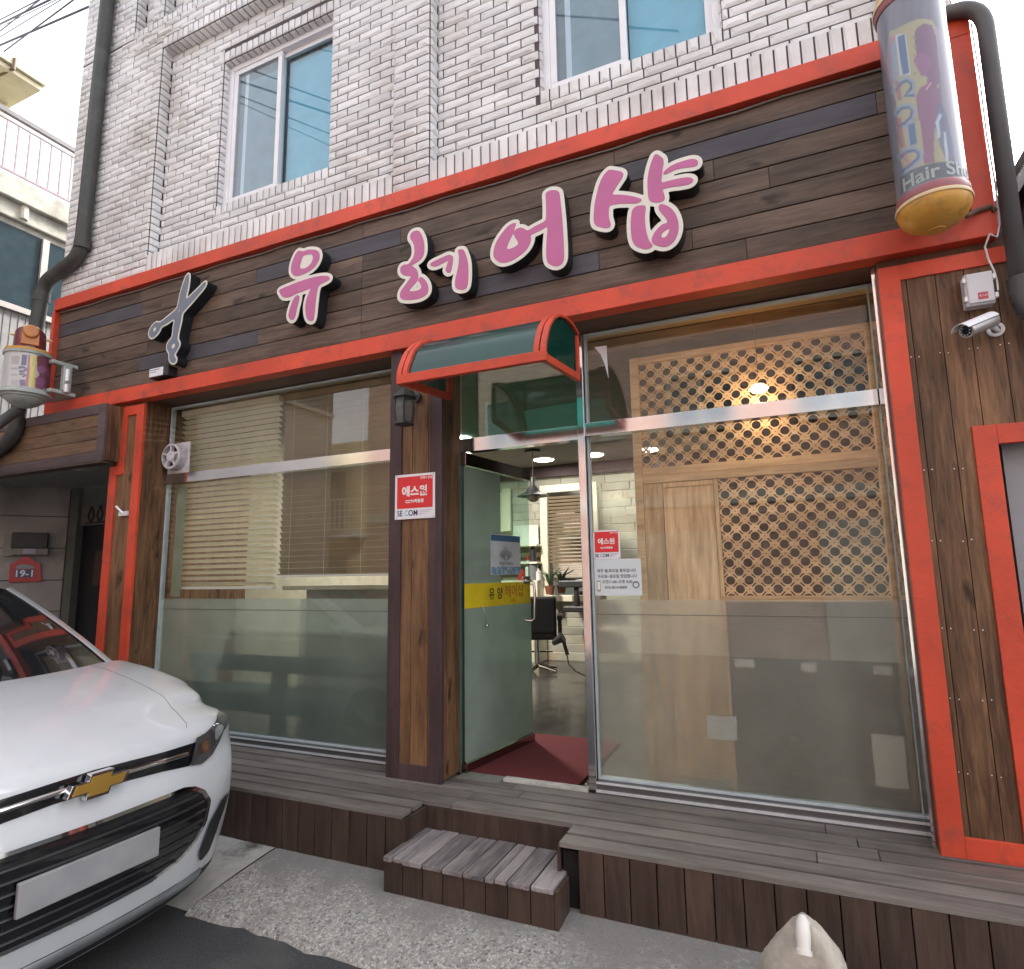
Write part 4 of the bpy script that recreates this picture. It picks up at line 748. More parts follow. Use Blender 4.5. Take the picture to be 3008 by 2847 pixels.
for i, (s_, xo) in enumerate((('매주 월,화요일 휴무입니다', .0), ('수요일~일요일 영업합니다', .003), ('오전11:00~오후 9:00', .002), ('010-5014-8009', -.006))):
    text_on(b, s_, .0215, (xc+xo, yy, z1-.069-.0325*i), *XZ, 0, bold=.0004)
b.lathe([(.014, 0), (.021, 0)], (x1-.034, yy, z0+.062), 20, 1, 'Y'); b.box(x1-.046, x1-.022, yy-.0004, yy, z0+.073, z0+.081, 1)
b.box(x0+.014, x0+.036, yy-.0004, yy, z0+.024, z0+.088, 2); b.box(x0+.017, x0+.033, yy-.0008, yy-.0005, z0+.034, z0+.08, 3); b.build('lettering', [mat('notice_print', (.06, .06, .07), .5), mat('notice_grey', (.14, .14, .16), .5), mat('notice_green', (.30, .33, .12), .5), SW], t)
b = MB(); pts = [at('z5', *q, 0.) for q in ((1472, 238), (1545, 228), (1550, 330), (1556, 420), (1535, 340), (1510, 280))]; b.prism([(p[0], -.002, p[2]) for p in pts], (0, -.0012, 0)); tag(b.build('paper_scrap', SW), 'torn white curved scrap of paper stuck high on the right window', 'paper')
# ------------------------------------------------------------------ electrical box and camera at the right
JB = mat('pale_grey_plastic', (.62, .62, .66), .4, var=.03)
t = empty('junction_box', (.90, -.25, 2.78)); tag(t, 'pale grey plastic junction box with a small red sticker on the upright boards', 'junction box')
b = MB(); b.box(.845, .955, -.315, -.2505, 2.782, 2.938); b.build('housing', JB, t, bevel=.008); b = MB(); b.box(.852, .952, -.326, -.3152, 2.790, 2.934); b.build('lid', JB, t, bevel=.007)
for z in (2.805, 2.895):
    for xa in (.838, .9525): b = MB(); b.box(xa, xa+.014, -.322, -.30, z, z+.024); b.build('latch', WHITE, t, bevel=.002)
b = MB(); b.box(.888, .926, -.3275, -.3262, 2.804, 2.836); b.build('sticker', mat('sticker_red', (.50, .05, .08), .4), t); b = MB(); text_on(b, '에스원', .012, (.907, -.3282, 2.82), *XZ, 0); b.build('lettering', SW, t)
b = MB(); b.tube([(.96, -.33, 3.105), (.945, -.30, 3.06), (.955, -.29, 3.0), (.968, -.295, 2.94), (.972, -.30, 2.88), (.968, -.31, 2.84)], .0042, 6); b.tube([(1.008, -.308, 4.20), (1.010, -.31, 3.9), (1.006, -.31, 3.6), (1.011, -.312, 3.35), (1.008, -.31, 3.15), (.99, -.315, 3.09), (.96, -.33, 3.105)], .0042, 6)
tag(b.build('white_cable', WHITE), 'thin white cable running down the right edge of the red fascia', 'cable')
t = empty('security_camera', (.93, -.30, 2.68)); tag(t, 'white bullet security camera on a ring bracket aimed to the left', 'camera')
c0 = np.array([.795, -.455, 2.623]); c1 = np.array([.925, -.34, 2.694]); ax = c1-c0; ln = np.linalg.norm(ax); ax /= ln; sd = np.cross(ax, [0, 0, 1]); sd /= np.linalg.norm(sd); up_ = np.cross(sd, ax)
MET = mat('silver_camera_body', (.50, .48, .47), .3, metal=.5, var=.06)
b = MB(); b.tube([c0+ax*.0, c0+ax*.02, c1], [.031, .032, .032], 24); b.build('barrel', MET, t, smooth=40)
b = MB(); b.tube([c0-ax*.001, c0-ax*.004], [.024, .022], 20, 0); b.tube([c0-ax*.0015, c0-ax*.0065], [.012, .010], 16, 2)
for k in range(7):
    a = R(120+k*40); p = c0-ax*.004+sd*.018*math.cos(a)+up_*.018*math.sin(a); b.tube([p, p-ax*.003], .0028, 6, 1)
b.build('lens', [BLACK, ALU, mat('lens_glass', (.01, .01, .02), .05)], t)
b = MB(); Pp = []
for k in range(9):
    a = R(20+140*k/8); Pp.append(sd*.040*math.cos(a)+up_*(.038*math.sin(a)))
vs = []; 
for s_ in (-.035, ln*.95):
    for p in Pp: vs += [c0+ax*s_+p*(1 if s_ > 0 else 1), c0+ax*s_+p*1.05]
n9 = 18; fs = [(2*k+1, 2*k+3, n9+2*k+3, n9+2*k+1) for k in range(8)]+[(2*k, n9+2*k, n9+2*k+2, 2*k+2) for k in range(8)]+[(2*k, 2*k+2, 2*k+3, 2*k+1) for k in range(8)]+[(n9+2*k, n9+2*k+1, n9+2*k+3, n9+2*k+2) for k in range(8)]
b.add(vs, fs); b.build('sun_shield', WHITE, t, fix=True); b = MB(); p = c0+ax*.05+up_*.0402-sd*.0; b.obox(p-sd*.011, sd*.02, ax*.018, up_*.0015); b.build('sticker', mat('sticker_red', (.5, .05, .08), .4), t)
b = MB(); b.lathe([(.020, -.262), (.034, -.262), (.034, -.252), (.020, -.252)], (.955, 0, 2.675), 24, 0, 'Y'); b.tube([c1-ax*.03-up_*.02, c1-up_*.045+[.01, .02, 0], (.955, -.262, 2.68)], .010, 8); b.build('bracket', WHITE, t, smooth=40)
# ------------------------------------------------------------------ vent fan
t = empty('vent_fan', (-4.72, -.03, 2.51)); tag(t, 'dusty white round ventilation fan set in the left window above the steel rail', 'fan')
FW = mat('dusty_white_plastic', (.60, .57, .60), .5, var=.1, dirt=(.35, .33, .32), dscale=18)
b = MB(); b.box(-4.846, -4.60, -.012, -.001, 2.505, 2.775); b.build('plate', FW, t, bevel=.004)
cxx, czz = -4.735, 2.645; b = MB(); b.lathe([(.112, -.014), (.112, -.085), (.104, -.092), (.094, -.092), (.094, -.03)], (cxx, 0, czz), 40, 0, 'Y')
b.lathe([(.094, -.030), (.0, -.030)], (cxx, 0, czz), 40, 1, 'Y'); b.lathe([(.05, -.05), (.048, -.088), (.04, -.096), (0, -.098)], (cxx, 0, czz), 30, 0, 'Y')
for k in range(5):
    a = R(90+72*k); d_ = np.array([math.cos(a), 0, math.sin(a)]); tt = np.array([-math.sin(a), 0, math.cos(a)]); o_ = np.array([cxx, -.09, czz])+d_*.045-tt*.008; b.obox(o_, d_*.052, tt*.016, (0, .03, 0))
b.build('fan_ring', [FW, DARK], t, smooth=35)
# ------------------------------------------------------------------ drain pipes and overhead cables
PIPE = mat('dark_grey_pipe', (.042, .042, .038), .55, var=.15, dirt=(.08, .078, .07), dscale=6); PIPR = mat('charcoal_pipe', (.085, .085, .09), .5, var=.1)
def pipe(name, label, pts, r, m, ribs=(), collars=()):
    t = empty(name, pts[-1]); tag(t, label, 'pipe'); b = MB(); b.tube(pts, r, 18); b.build('tube', m, t, smooth=True)
    for (p0, p1) in collars: b = MB(); b.tube([p0, p1], r*1.12, 18); b.build('collar', m, t, smooth=40)
    return t
def bend(p0, p1, p2, k=6):
    p0, p1, p2 = map(np.array, (p0, p1, p2)); return [tuple((1-u)**2*p0+2*u*(1-u)*p1+u*u*p2) for u in np.linspace(0, 1, k)]
pl = [(-5.82, -.285, 8.6), (-5.89, -.285, 4.82)]+bend((-5.89, -.285, 4.82), (-5.90, -.285, 4.66), (-6.02, -.285, 4.62))+bend((-6.33, -.285, 4.53), (-6.44, -.285, 4.50), (-6.455, -.285, 4.36))+[(-6.43, -.35, 3.6), (-6.31, -.45, 3.2)]+bend((-6.30, -.46, 3.05), (-6.30, -.46, 2.92), (-6.46, -.46, 2.85))+[(-7.6, -.46, 2.42)]
pipe('drain_pipe', 'long dark drain pipe down the left edge of the brick wall', pl, .062, PIPE, collars=[((-5.885, -.285, 4.80), (-5.887, -.285, 4.72)), ((-6.455, -.285, 4.40), (-6.455, -.287, 4.30))])
b = MB(); b.tube([atr('p', 200, 1250, 6.6), atr('p', -60, 1440, 6.5), atr('p', -300, 1600, 6.4)], .04, 12); tag(b.build('waste_pipe', PIPE, smooth=True), 'short dark slanting pipe beneath the left salon light', 'pipe')
pr_ = [(.80, -.10, 4.33)]+bend((.93, -.33, 4.275), (1.050, -.345, 4.26), (1.050, -.345, 4.12), 8)+[(1.038, -.345, 2.86)]
pipe('drain_pipe', 'charcoal pipe down the right end of the fascia, bent over at its top', pr_, .036, PIPR)
b = MB(); fl = [(1.038, -.345, 2.87)]+bend((1.038, -.345, 2.80), (1.045, -.345, 2.66), (1.20, -.34, 2.60), 10)+[(1.6, -.34, 2.58)]
pts = []; rr = []; P_ = [Vector(q) for q in fl]; tot = [0]
for a_, c2 in zip(P_[:-1], P_[1:]): tot.append(tot[-1]+(c2-a_).length)
nr = int(tot[-1]/.012)
for i in range(nr*2):
    s_ = tot[-1]*i/(nr*2); k = max(j for j in range(len(tot)) if tot[j] <= s_); k = min(k, len(P_)-2); q = P_[k].lerp(P_[k+1], (s_-tot[k])/(tot[k+1]-tot[k])); pts.append(q); rr.append(.047 if i%2 else .039)
b.tube(pts, rr, 16); tag(b.build('flexible_duct', PIPR, smooth=True), 'ribbed flexible black duct curving away from the foot of the right pipe', 'duct')
CB = mat('black_cable', (.05, .045, .09), .6)
cabs = [((-60, 205), (360, 0), .010), ((-60, 175), (280, 0), .006), ((-60, 355), (745, 5), .012), ((-60, 440), (545, -10), .008), ((-60, 305), (440, 0), .005), ((-30, 250), (300, -10), .007), ((-60, 225), (220, 90), .004)]
names_ = ['second thickest', 'upper thin', 'thickest dark', 'lowest pale', 'middle thin', 'steepest', 'shortest faint']
for i, ((a, b1_), (c2, d2), r_) in enumerate(cabs):
    p0 = atr('l', a, b1_, 13+i*.3); p1 = atr('l', c2, d2, 10+i*.2); e = p1+(p1-p0)*(.05 if i == 2 else 2.0); s_ = p0-(p1-p0)*1.5
    mid = [tuple(s_+(e-s_)*u+np.array([0, 0, -.25*(1-(2*u-1)**2)+.25*(1-(2*.4-1)**2)*0+.18])) for u in np.linspace(0, 1, 9)]
    b = MB(); b.tube([tuple(s_), tuple(p0), tuple(p1), tuple(e)], r_*1.1, 6); tag(b.build('overhead_cable', CB), names_[i]+' overhead cable crossing the sky left of the brick wall', 'cable', 'overhead cables')

# ------------------------------------------------------------------ wooden deck and step
dk = empty('wooden_deck', (-1.5, -.4, .085)); tag(dk, 'low deck of worn grey brown boards with dark upright skirting along the shopfront', 'deck')
b = MB(); ys = [-.742, -.628, -.520, -.405, -.29, -.175, -.06]; rj = random.Random(4)
for i in range(6):
    y0, y1 = ys[i]+.010, ys[i+1]-.010; cuts = [-4.86, -3.4+rj.uniform(-.4, .4), -1.60+rj.uniform(-.1, .1)*i, .2+rj.uniform(-.3, .3), 3.0]
    if i < 2: segs = [(-4.86, -1.925), (-1.058, 1.0), (1.0, 3.0)]
    else: segs = list(zip(cuts[:-1], cuts[1:]))
    for a, c in segs: dz = rj.uniform(-.0015, .0015); b.box(a+.002, c-.002, y0, y1, .348, .372+dz)
b.build('deck_boards', WD_DK, dk, bevel=.0015)
b = MB()
x = -4.86
while x < 3.0:
    xe = x+.118
    if not (xe > -1.91 and x < -1.07): b.box(x+.0025, xe-.0025, -.730+rj.uniform(-.002, .002), -.712, .06, .346)
    x = xe
b.box(-1.912, -1.072, -.512, -.495, .23, .346); b.box(-1.925, -1.908, -.714, -.512, .06, .346); b.box(-1.075, -1.058, -.714, -.512, .06, .346)
b.build('skirting', WD_SK, dk, bevel=.002)
b = MB(); b.box(-4.84, -1.93, -.70, -.06, .05, .325); b.box(-1.05, 2.98, -.70, -.06, .05, .325); b.box(-1.92, -1.06, -.49, -.06, .05, .325); b.build('joists', mat('gap_shade_black', (.006, .005, .005), .9), dk)  # blackened so the gaps between deck boards read as deep shade
b = MB(); b.box(-4.86, .52, -.0585, .0, .33, .3595); b.build('base_board', WD_SK, dk)
st = empty('wooden_step', (-1.47, -.7, .085)); tag(st, 'low box step of splintered grey boards set into the notch of the deck', 'step')
b = MB(); n = 8; x0, x1 = -1.925, -1.030; w_ = (x1-x0)/n
for i in range(n):
    a, c = x0+i*w_+.004, x0+(i+1)*w_-.004; ye = -.893+rj.uniform(-.006, .006); yb_ = -.514
    if i in (0, 5): m_ = (a+c)/2+rj.uniform(-.01, .02); b.box(a, m_-.002, ye, yb_, .212, .236); b.box(m_+.002, c, ye+.008, yb_, .212, .234)
    else: b.box(a, c, ye, yb_, .212, .236+rj.uniform(-.002, .002))
b.build('tread_boards', WD_ST, st, bevel=.004)
b = MB()
for i in range(n): b.box(x0+i*w_+.002, x0+(i+1)*w_-.002, -.884, -.868, .04, .210)
b.box(x1+.0, x1+.018, -.884, -.73, .04, .228); b.box(x1-.03, x1-.012, -.80, -.52, .04, .212) if False else None; b.box(x0+.002, x0+.018, -.867, -.735, .04, .210)
b.build('riser_boards', WD_SK, st, bevel=.002)
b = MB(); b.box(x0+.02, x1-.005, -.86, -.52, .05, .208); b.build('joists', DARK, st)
# doormat and threshold
MATR = mat('red_loop_mat', (.13, .014, .020), .95, var=.35, scale=300, bump=1., bscale=350)
b = MB(); b.box(-1.90, -1.20, -.0, 1.0, .366, .382); tag(b.build('door_mat', MATR), 'dark red carpet mat inside the open doorway', 'mat')
b = MB(); b.box(-1.94, -1.66, -.12, -.002, .366, .379, 0); b.box(-1.655, -1.125, -.055, -.002, .366, .383, 1); tag(b.build('threshold', [mat('worn_sill_stone', (.22, .23, .2), .8, dirt=(.1, .1, .1), dscale=8), mat('worn_white_threshold', (.55, .54, .5), .7, var=.2, dirt=(.3, .3, .28), dscale=9)]), kind='structure')
# ------------------------------------------------------------------ lattice screen behind the right window
ps = empty('lattice_screen', (-.15, .3, .37)); tag(ps, 'pale oak partition with pierced lattice panels behind the right window', 'screen')
YP = .3; b = MB()
b.box(-.852, -.800, YP-.02, YP+.03, .366, 3.0); b.box(.508, .60, YP-.02, YP+.03, .366, 3.0)
b.box(-.800, .508, YP-.018, YP+.028, 2.958, 3.0)
b.box(-.800, .508, YP-.018, YP+.028, 2.160, 2.208); b.box(-.800, .508, YP-.012, YP+.028, 2.2095, 2.262); b.box(-.365, .508, YP-.018, YP+.028, 1.418, 1.455)
b.build('rails', WD_IX, ps, bevel=.004)
b = MB(); b.box(-.799, -.68, YP-.012, YP+.02, .366, 2.159); b.box(-.677, -.372, YP-.004, YP+.02, .40, 2.125); b.box(-.677, -.372, YP-.010, YP+.02, 2.127, 2.159); b.box(-.370, -.345, YP-.012, YP+.02, .366, 2.159); b.build('wood_panel', WD_IN, ps, bevel=.004)
def lattice(x0, x1, z0, z1, name):
    p = .103
    def f(P):
        X, Z = P[:, 0], P[:, 1]
        u = np.mod(X/p, 1)-.5; v = np.mod(Z/p, 1)-.5
        u2 = np.mod(X/p+.5, 1)-.5; v2 = np.mod(Z/p+.5, 1)-.5
        d = np.minimum(np.hypot(u, v), np.hypot(u2, v2))*p
        hole = .0255-d
        a = (u+v)/math.sqrt(2)*p; c = (u-v)/math.sqrt(2)*p
        # slits along the diagonals between the nodes (node at u=+-.5,v=0 ; 0,+-.5)
        A = np.mod((X+Z)/p, 1)-.5; Cc = np.mod((X-Z)/p, 1)-.5; k = p/math.sqrt(2)
        # strip centre lines are at A=0 and C=0; slit: |C|small, A away from nodes
        s1 = np.maximum(np.abs(Cc)*k-.0042, np.abs(np.abs(A)-.5)*k-.0165); s2 = np.maximum(np.abs(A)*k-.0042, np.abs(np.abs(Cc)-.5)*k-.0165)
        nd = .0042-np.hypot(A, Cc)*k
        o = np.maximum(hole, np.maximum(-s1, -s2)); o = np.maximum(o, nd)
        box = np.maximum(np.maximum(x0-X, X-x1), np.maximum(z0-Z, Z-z1)); return np.maximum(o, box)
    P, F = gridfill(f, (x0-.005, z0-.005), (x1+.005, z1+.005), .0041)
    b = MB(); plate(b, P, F, lambda P: np.stack([P[:, 0], np.full(len(P), YP), P[:, 1]], 1), (0, 1, 0), .010, 0); b.build(name, WD_IX, ps, fix=True)
lattice(-.801, .509, 2.261, 2.959, 'lattice_panel'); lattice(-.344, .509, 1.454, 2.161, 'lattice_panel')
b = MB(); b.box(-4.87, .6, .131, .36, 3.10, 3.19); b.build('inner_soffit', wood('inner_soffit_wood', (.36, .225, .12), (.20, .115, .06), 'X'), shop)
# counter behind the screen, paper tags on it
ct = empty('counter', (.1, .6, .37)); tag(ct, 'dark slate topped reception counter low behind the right window', 'counter')
b = MB(); b.box(-.343, .56, .42, .9, 1.03, 1.415); b.build('upper_panel', mat('slate_blue_panel', (.022, .045, .065), .35), ct, bevel=.006)
b = MB(); b.box(-.343, .56, .44, .9, .366, 1.028); b.build('lower_panel', mat('brown_grey_panel', (.085, .065, .05), .6, var=.2, scale=2), ct)
for i, (a, c, z0, z1, lb) in enumerate(((-.325, -.215, 1.03, 1.075, 'white paper tag on the dark counter, beside the oak panel'), (.035, .115, 1.02, 1.07, 'white paper tag on the middle of the dark counter'), (.40, .49, 1.02, 1.07, 'white paper tag on the dark counter, nearest the red post'))):
    b = MB(); b.box(a, c, .412, .4195, z0, z1); tag(b.build('paper_tag', SW), lb, 'paper', 'paper tags on the counter')
b = MB(); b.box(-.46, -.305, .03, .033, .70, .82); tag(b.build('paper_card', SW), 'square white card behind the frosted film in front of the oak panel', 'paper', 'white cards behind the frosted film')
b = MB(); b.box(.325, .465, .05, .053, .54, .785); tag(b.build('paper_card', SW), 'tall white card behind the frosted film near the red post', 'paper', 'white cards behind the frosted film')
b = MB(); pts = [at('b2', a, c, .022) for a, c in ((1710, 0), (1730, 180), (1770, 380), (1850, 580), (1990, 700))]+[at('b3', a, c, .022) for a, c in ((140, 780), (290, 870))]
b.tube(pts, .008, 8); tag(b.build('grey_hose', mat('grey_cable_sheath', (.45, .45, .42), .5), smooth=True), 'thin grey cord curving down behind the right window', 'cord')
# ------------------------------------------------------------------ venetian blinds behind the left window
SL = mat('cream_wood_slat', (.74, .69, .56), .45, var=.06); SL2 = mat('tan_wood_slat', (.27, .21, .135), .45, var=.08)
def blind(name, label, x0, x1, y, z0, z1, m, tilt, pitch=.0475, w=.05):
    t = empty(name, ((x0+x1)/2, y, z1)); tag(t, label, 'blind', 'venetian blinds in the left window'); b = MB(); z = z0+.03; c, s = math.cos(tilt)*w/2, math.sin(tilt)*w/2
    while z < z1-.05:
        jj = rj.uniform(-.0012, .0012); b.obox((x0, y-c, z+s+jj), (x1-x0, 0, 0), (0, 2*c, -2*s), (0, .0015, .0028)); z += pitch
    b.build('slats', m, t); b = MB(); b.box(x0, x1, y-.025, y+.025, z0-.012, z0+.012, 0); b.box(x0, x1, y-.0265, y-.0252, z0-.010, z0+.002, 1); b.build('bottom_rail', [m, WHITE], t, bevel=.002)
    b = MB(); b.box(x0, x1, y-.03, y+.03, z1-.05, z1); b.build('head_rail', m, t)
    b = MB()
    for k in range(4): xx = x0+.12+(x1-x0-.24)*k/3; b.tube([(xx, y-.027, z0), (xx, y-.027, z1-.05)], .0012, 5)
    b.build('cords', mat('cream_cord', (.6, .55, .42), .7), t)
blind('venetian_blind', 'cream venetian blind with its slats half open, beside the vent fan', -4.84, -3.70, .105, 1.53, 3.09, SL, R(28))
blind('venetian_blind', 'tan venetian blind with nearly shut slats, beside the brown pillar', -3.67, -2.40, .125, 1.62, 3.09, SL2, R(62))
b = MB(); b.box(-4.80, -4.70, .05, .06, 1.46, 2.40); tag(b.build('window_trim_strip', mat('pale_green_strip', (.33, .36, .28), .5)), 'pale upright strip just inside the left edge of the left window', 'strip')
# white case with shelf line seen under the tan blind
sh = empty('display_shelf', (-3.0, .5, .37)); tag(sh, 'pale low shelf seen beneath the tan blind', 'shelf')
b = MB(); b.box(-3.95, -2.36, .45, .75, 1.50, 1.535); b.box(-3.95, -2.36, .74, .76, .366, 1.50); b.build('board', mat('pale_khaki_panel', (.42, .41, .32), .5), sh, bevel=.003)
bn = empty('bench', (-3.6, .3, .37)); tag(bn, 'dark teal padded bench blurred behind the frosted left window', 'bench')
BT = mat('dark_teal_leather', (.018, .045, .055), .5)
b = MB(); b.box(-4.72, -2.42, .20, .30, .86, .985); b.build('backrest', BT, bn, bevel=.03)
b = MB(); b.box(-4.62, -2.50, .14, .62, .56, .70); b.build('seat', BT, bn, bevel=.03)
for xx in (-4.58, -3.72, -2.62):
    b = MB(); b.box(xx-.05, xx+.05, .19, .29, .366, .88); b.build('leg', BT, bn, bevel=.006)
# ------------------------------------------------------------------ ceiling lamps, pendant
LW = mat('lamp_white', (.9, .9, .9), .4, emit=(1, .96, .9, 5)); LRIM = mat('lamp_rim', (.7, .7, .7), .4)
for i, (v, a, c, nm) in enumerate((('z5', 1180, 893, 'round ceiling lamp seen through the open doorway'), ('z5', 1465, 865, 'round ceiling lamp seen just right of the steel door jamb'), ('z5', 1785, 835, 'round ceiling lamp seen through the left end of the lattice'), ('z6', 510, 765, 'round ceiling lamp seen through the middle of the lattice'))):
    p = atz(v, a, c, 3.185); t = empty('ceiling_lamp', p); tag(t, nm, 'ceiling lamp', 'round ceiling lamps')
    b = MB(); b.lathe([(0, 3.183), (.135, 3.184), (.14, 3.19)], (p[0], p[1], 0), 28); b.build('diffuser', LW, t); b = MB(); b.lathe([(.14, 3.19), (.155, 3.186), (.16, 3.199)], (p[0], p[1], 0), 28); b.build('rim', LRIM, t, smooth=True)
    l = bpy.data.lights.new('lamp_light', 'AREA'); l.shape = 'DISK'; l.size = .28; l.energy = 1.0; l.color = (1, .93, .82); lo_ = bpy.data.objects.new('lamp_light', l); col.objects.link(lo_); lo_.parent = t; lo_.location = (0, 0, -.012)
p = atz('d', 820, 190, 3.2); Yp = p[1]; q = at('d', 835, 770, Yp); t = empty('pendant_lamp', p); tag(t, 'black pendant lamp with a flared shade hanging in the doorway view', 'pendant lamp')
b = MB(); b.lathe([(0, 3.165), (.10, 3.165), (.10, 3.199)], (p[0], p[1], 0), 24); b.build('ceiling_rose', BLACK, t); b = MB(); b.tube([(p[0], p[1], 3.17), (p[0], p[1], q[2]+.2)], .006, 6); b.build('cord', BLACK, t)
b = MB(); b.lathe([(.03, q[2]+.22), (.035, q[2]+.12), (.08, q[2]+.06), (.10, q[2]+.03), (.21, q[2]-.02), (.21, q[2]-.025), (.09, q[2]+.02)], (p[0], p[1], 0), 32); b.build('lamp_shade', BLACK, t, smooth=40)
b = MB(); b.lathe([(.085*math.cos(R(a)), q[2]-.02+.085*math.sin(R(a))) for a in range(20, -91, -10)], (p[0], p[1], 0), 24); b.build('bulb', mat('dull_bulb_glass', (.35, .34, .3), .15), t, smooth=True)
for x_, y_, e_, lb_ in ((-3.4, 2.6, 40, 'added unseen ceiling lamp brightening the room behind the venetian blinds'),):  # added lamp, unseen; brightens the blinds and frosted film from behind
    t = empty('ceiling_lamp', (x_, y_, 3.185)); tag(t, lb_, 'ceiling lamp', 'round ceiling lamps')
    b = MB(); b.lathe([(0, 3.183), (.135, 3.184), (.14, 3.19)], (x_, y_, 0), 28); b.build('diffuser', LW, t)
    l = bpy.data.lights.new('lamp_light', 'AREA'); l.shape = 'DISK'; l.size = .28; l.energy = e_; l.color = (1, .93, .82); lo_ = bpy.data.objects.new('lamp_light', l); col.objects.link(lo_); lo_.parent = t; lo_.location = (0, 0, -.012)
pl0 = at('z6', 450, 480, .15); t = empty('reflected_lamp', (pl0[0], .15, 3.1)); tag(t, 'added small warm glow standing in for a lamp reflection before the upper lattice', 'lamp')  # added lamp where a room lamp's reflection shows; also lights the oak
b = MB(); b.tube([(pl0[0], .15, 3.107), (pl0[0], .15, pl0[2]+.03)], .0012, 6); b.build('cord', BLACK, t)
b = MB(); b.lathe([(0, pl0[2]-.02), (.035, pl0[2]-.015), (.055, pl0[2]+.005), (.03, pl0[2]+.028), (0, pl0[2]+.03)], (pl0[0], .15, 0), 24); b.build('shade', mat('warm_lamp_glint', (.9, .6, .3), .4, emit=(1, .6, .25, 3)), t, smooth=True)
l = bpy.data.lights.new('lamp_light', 'POINT'); l.energy = .8; l.color = (1, .78, .5); l.shadow_soft_size = .05; lo_ = bpy.data.objects.new('lamp_light', l); col.objects.link(lo_); lo_.parent = t; lo_.location = (0, -.0, pl0[2]-.07-3.1)
# ------------------------------------------------------------------ salon furniture at the back wall
YW = 4.86
def qd(v, pts, Y): return [at(v, a, b_, Y) for a, b_ in pts]
mL, mT = at('d', 925, 665, YW)[0], at('d', 925, 665, YW)[2]; iL, iT = at('d', 1020, 760, YW)[0], at('d', 1020, 760, YW)[2]; mB = at('z5', 1190, 1712, YW)[2]; iB = at('z5', 1240, 1665, YW)[2]
mR = at('z5', 1490, 1030, YW)[0]; fw_ = iL-mL
mr_ = empty('wall_mirror', ((mL+mR)/2, YW, mB)); tag(mr_, 'large mirror in a cream frame on the back wall seen through the doorway', 'mirror')
CRM = mat('cream_frame', (.66, .63, .50), .45, var=.04)
b = MB(); b.box(mL, mR, YW-.05, YW, mT-fw_, mT); b.box(mL, mR, YW-.05, YW, mB, mB+fw_*.8); b.box(mL, iL, YW-.0495, YW, mB, mT-fw_); b.box(mR-fw_, mR, YW-.0495, YW, mB, mT-fw_); b.build('frame', CRM, mr_, bevel=.008)
b = MB(); b.box(iL, mR-fw_, YW-.012, YW-.004, mB+fw_*.8, mT-fw_); b.build('mirror_glass', mat('mirror', (.8, .82, .8), .03, metal=1, var=0), mr_)
# slats set before the glass, standing in for a blind the mirror reflects
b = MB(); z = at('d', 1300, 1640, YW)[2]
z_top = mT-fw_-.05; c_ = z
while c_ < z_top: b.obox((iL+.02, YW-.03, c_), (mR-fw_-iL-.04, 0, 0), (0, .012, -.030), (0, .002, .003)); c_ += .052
o_ = b.build('reflected_blind', SL2); tag(o_, 'brown slats before the back wall mirror, standing in for a reflected blind', 'blind')
b = MB(); a_, c2 = at('d', 440, 705, YW), at('d', 550, 1255, YW); b.box(a_[0], c2[0], YW-.06, YW-.0, c2[2], a_[2]); b.box(a_[0]-.3, c2[0]-.1, YW-.03, YW-.01, c2[2], a_[2]-.05); tag(b.build('mirror_frame', CRM, bevel=.006), 'narrow cream frame end on the back wall seen through the door glass', 'frame')
a_, c2 = at('d', 780, 1175, YW), at('d', 925, 1430, YW); b = MB(); b.box(a_[0]-.25, c2[0]-.02, YW-.02, YW-.01, c2[2], a_[2]); tag(b.build('white_board', mat('white_board', (.62, .62, .58), .4)), 'white board standing on the shelf left of the mirror', 'board')
# shelves
s0, s1 = at('d', 420, 1450, YW), at('d', 935, 1430, YW); zS = s1[2]; zS2 = at('d', 800, 1660, YW)[2]; zB = at('z5', 1100, 1590, YW)[2]
sv = empty('shelf_unit', ((s0[0]+s1[0])/2, 4.7, zB)); tag(sv, 'white open shelf unit left of the mirror holding salon supplies', 'shelf unit')
b = MB(); xl, xr = s0[0]-.5, s1[0]+.03; b.box(xl, xr, 4.60, 4.93, zS-.03, zS); b.box(xl, xr, 4.60, 4.93, zS2-.03, zS2); b.box(xl, xr, 4.60, 4.93, zB-.05, zB); b.box(xr-.03, xr-.0, 4.60, 4.93, .37, zB-.05); b.box(xl, xr-.035, 4.62, 4.93, .37, zB-.051); b.build('board', CRM, sv, bevel=.004)
b = MB(); b.box(xl, xr-.01, 4.935, 4.945, zB, zS); b.build('back_panel', mat('khaki_back_panel', (.20, .17, .12), .7), sv)
def bottle(label, v, a, c, h, r_, m, m2, cat='bottle'):
    p = at(v, a, c, 4.7); z = zS2 if p[2] > zS2-.02 else zB; t = empty('bottle', (p[0], 4.7, z)); tag(t, label, cat, 'bottles on the salon shelf')
    b = MB(); b.lathe([(0, z), (r_, z), (r_, z+h*.7), (r_*.5, z+h*.78), (r_*.4, z+h*.8)], (p[0], 4.7, 0), 16); b.build('body', m, t, smooth=40); b = MB(); b.lathe([(r_*.42, z+h*.79), (r_*.45, z+h), (0, z+h)], (p[0], 4.7, 0), 14); b.build('cap', m2, t, smooth=40)
bw = mat('bottle_white', (.6, .6, .58), .3); br_ = mat('bottle_red', (.45, .03, .03), .35); bg_ = mat('bottle_smoke', (.16, .17, .18), .3)
bottle('slim white bottle with a red cap on the lower salon shelf', 'd', 765, 1750, .36, .045, bw, br_)
bottle('smoky grey bottle with a black cap on the lower salon shelf', 'd', 830, 1780, .34, .075, bg_, BLACK)
bottle('squat red bottle on the lower salon shelf', 'd', 690, 1790, .16, .07, br_, br_)
bottle('small white bottle next to the mirror frame', 'd', 898, 1800, .17, .045, bw, bw)
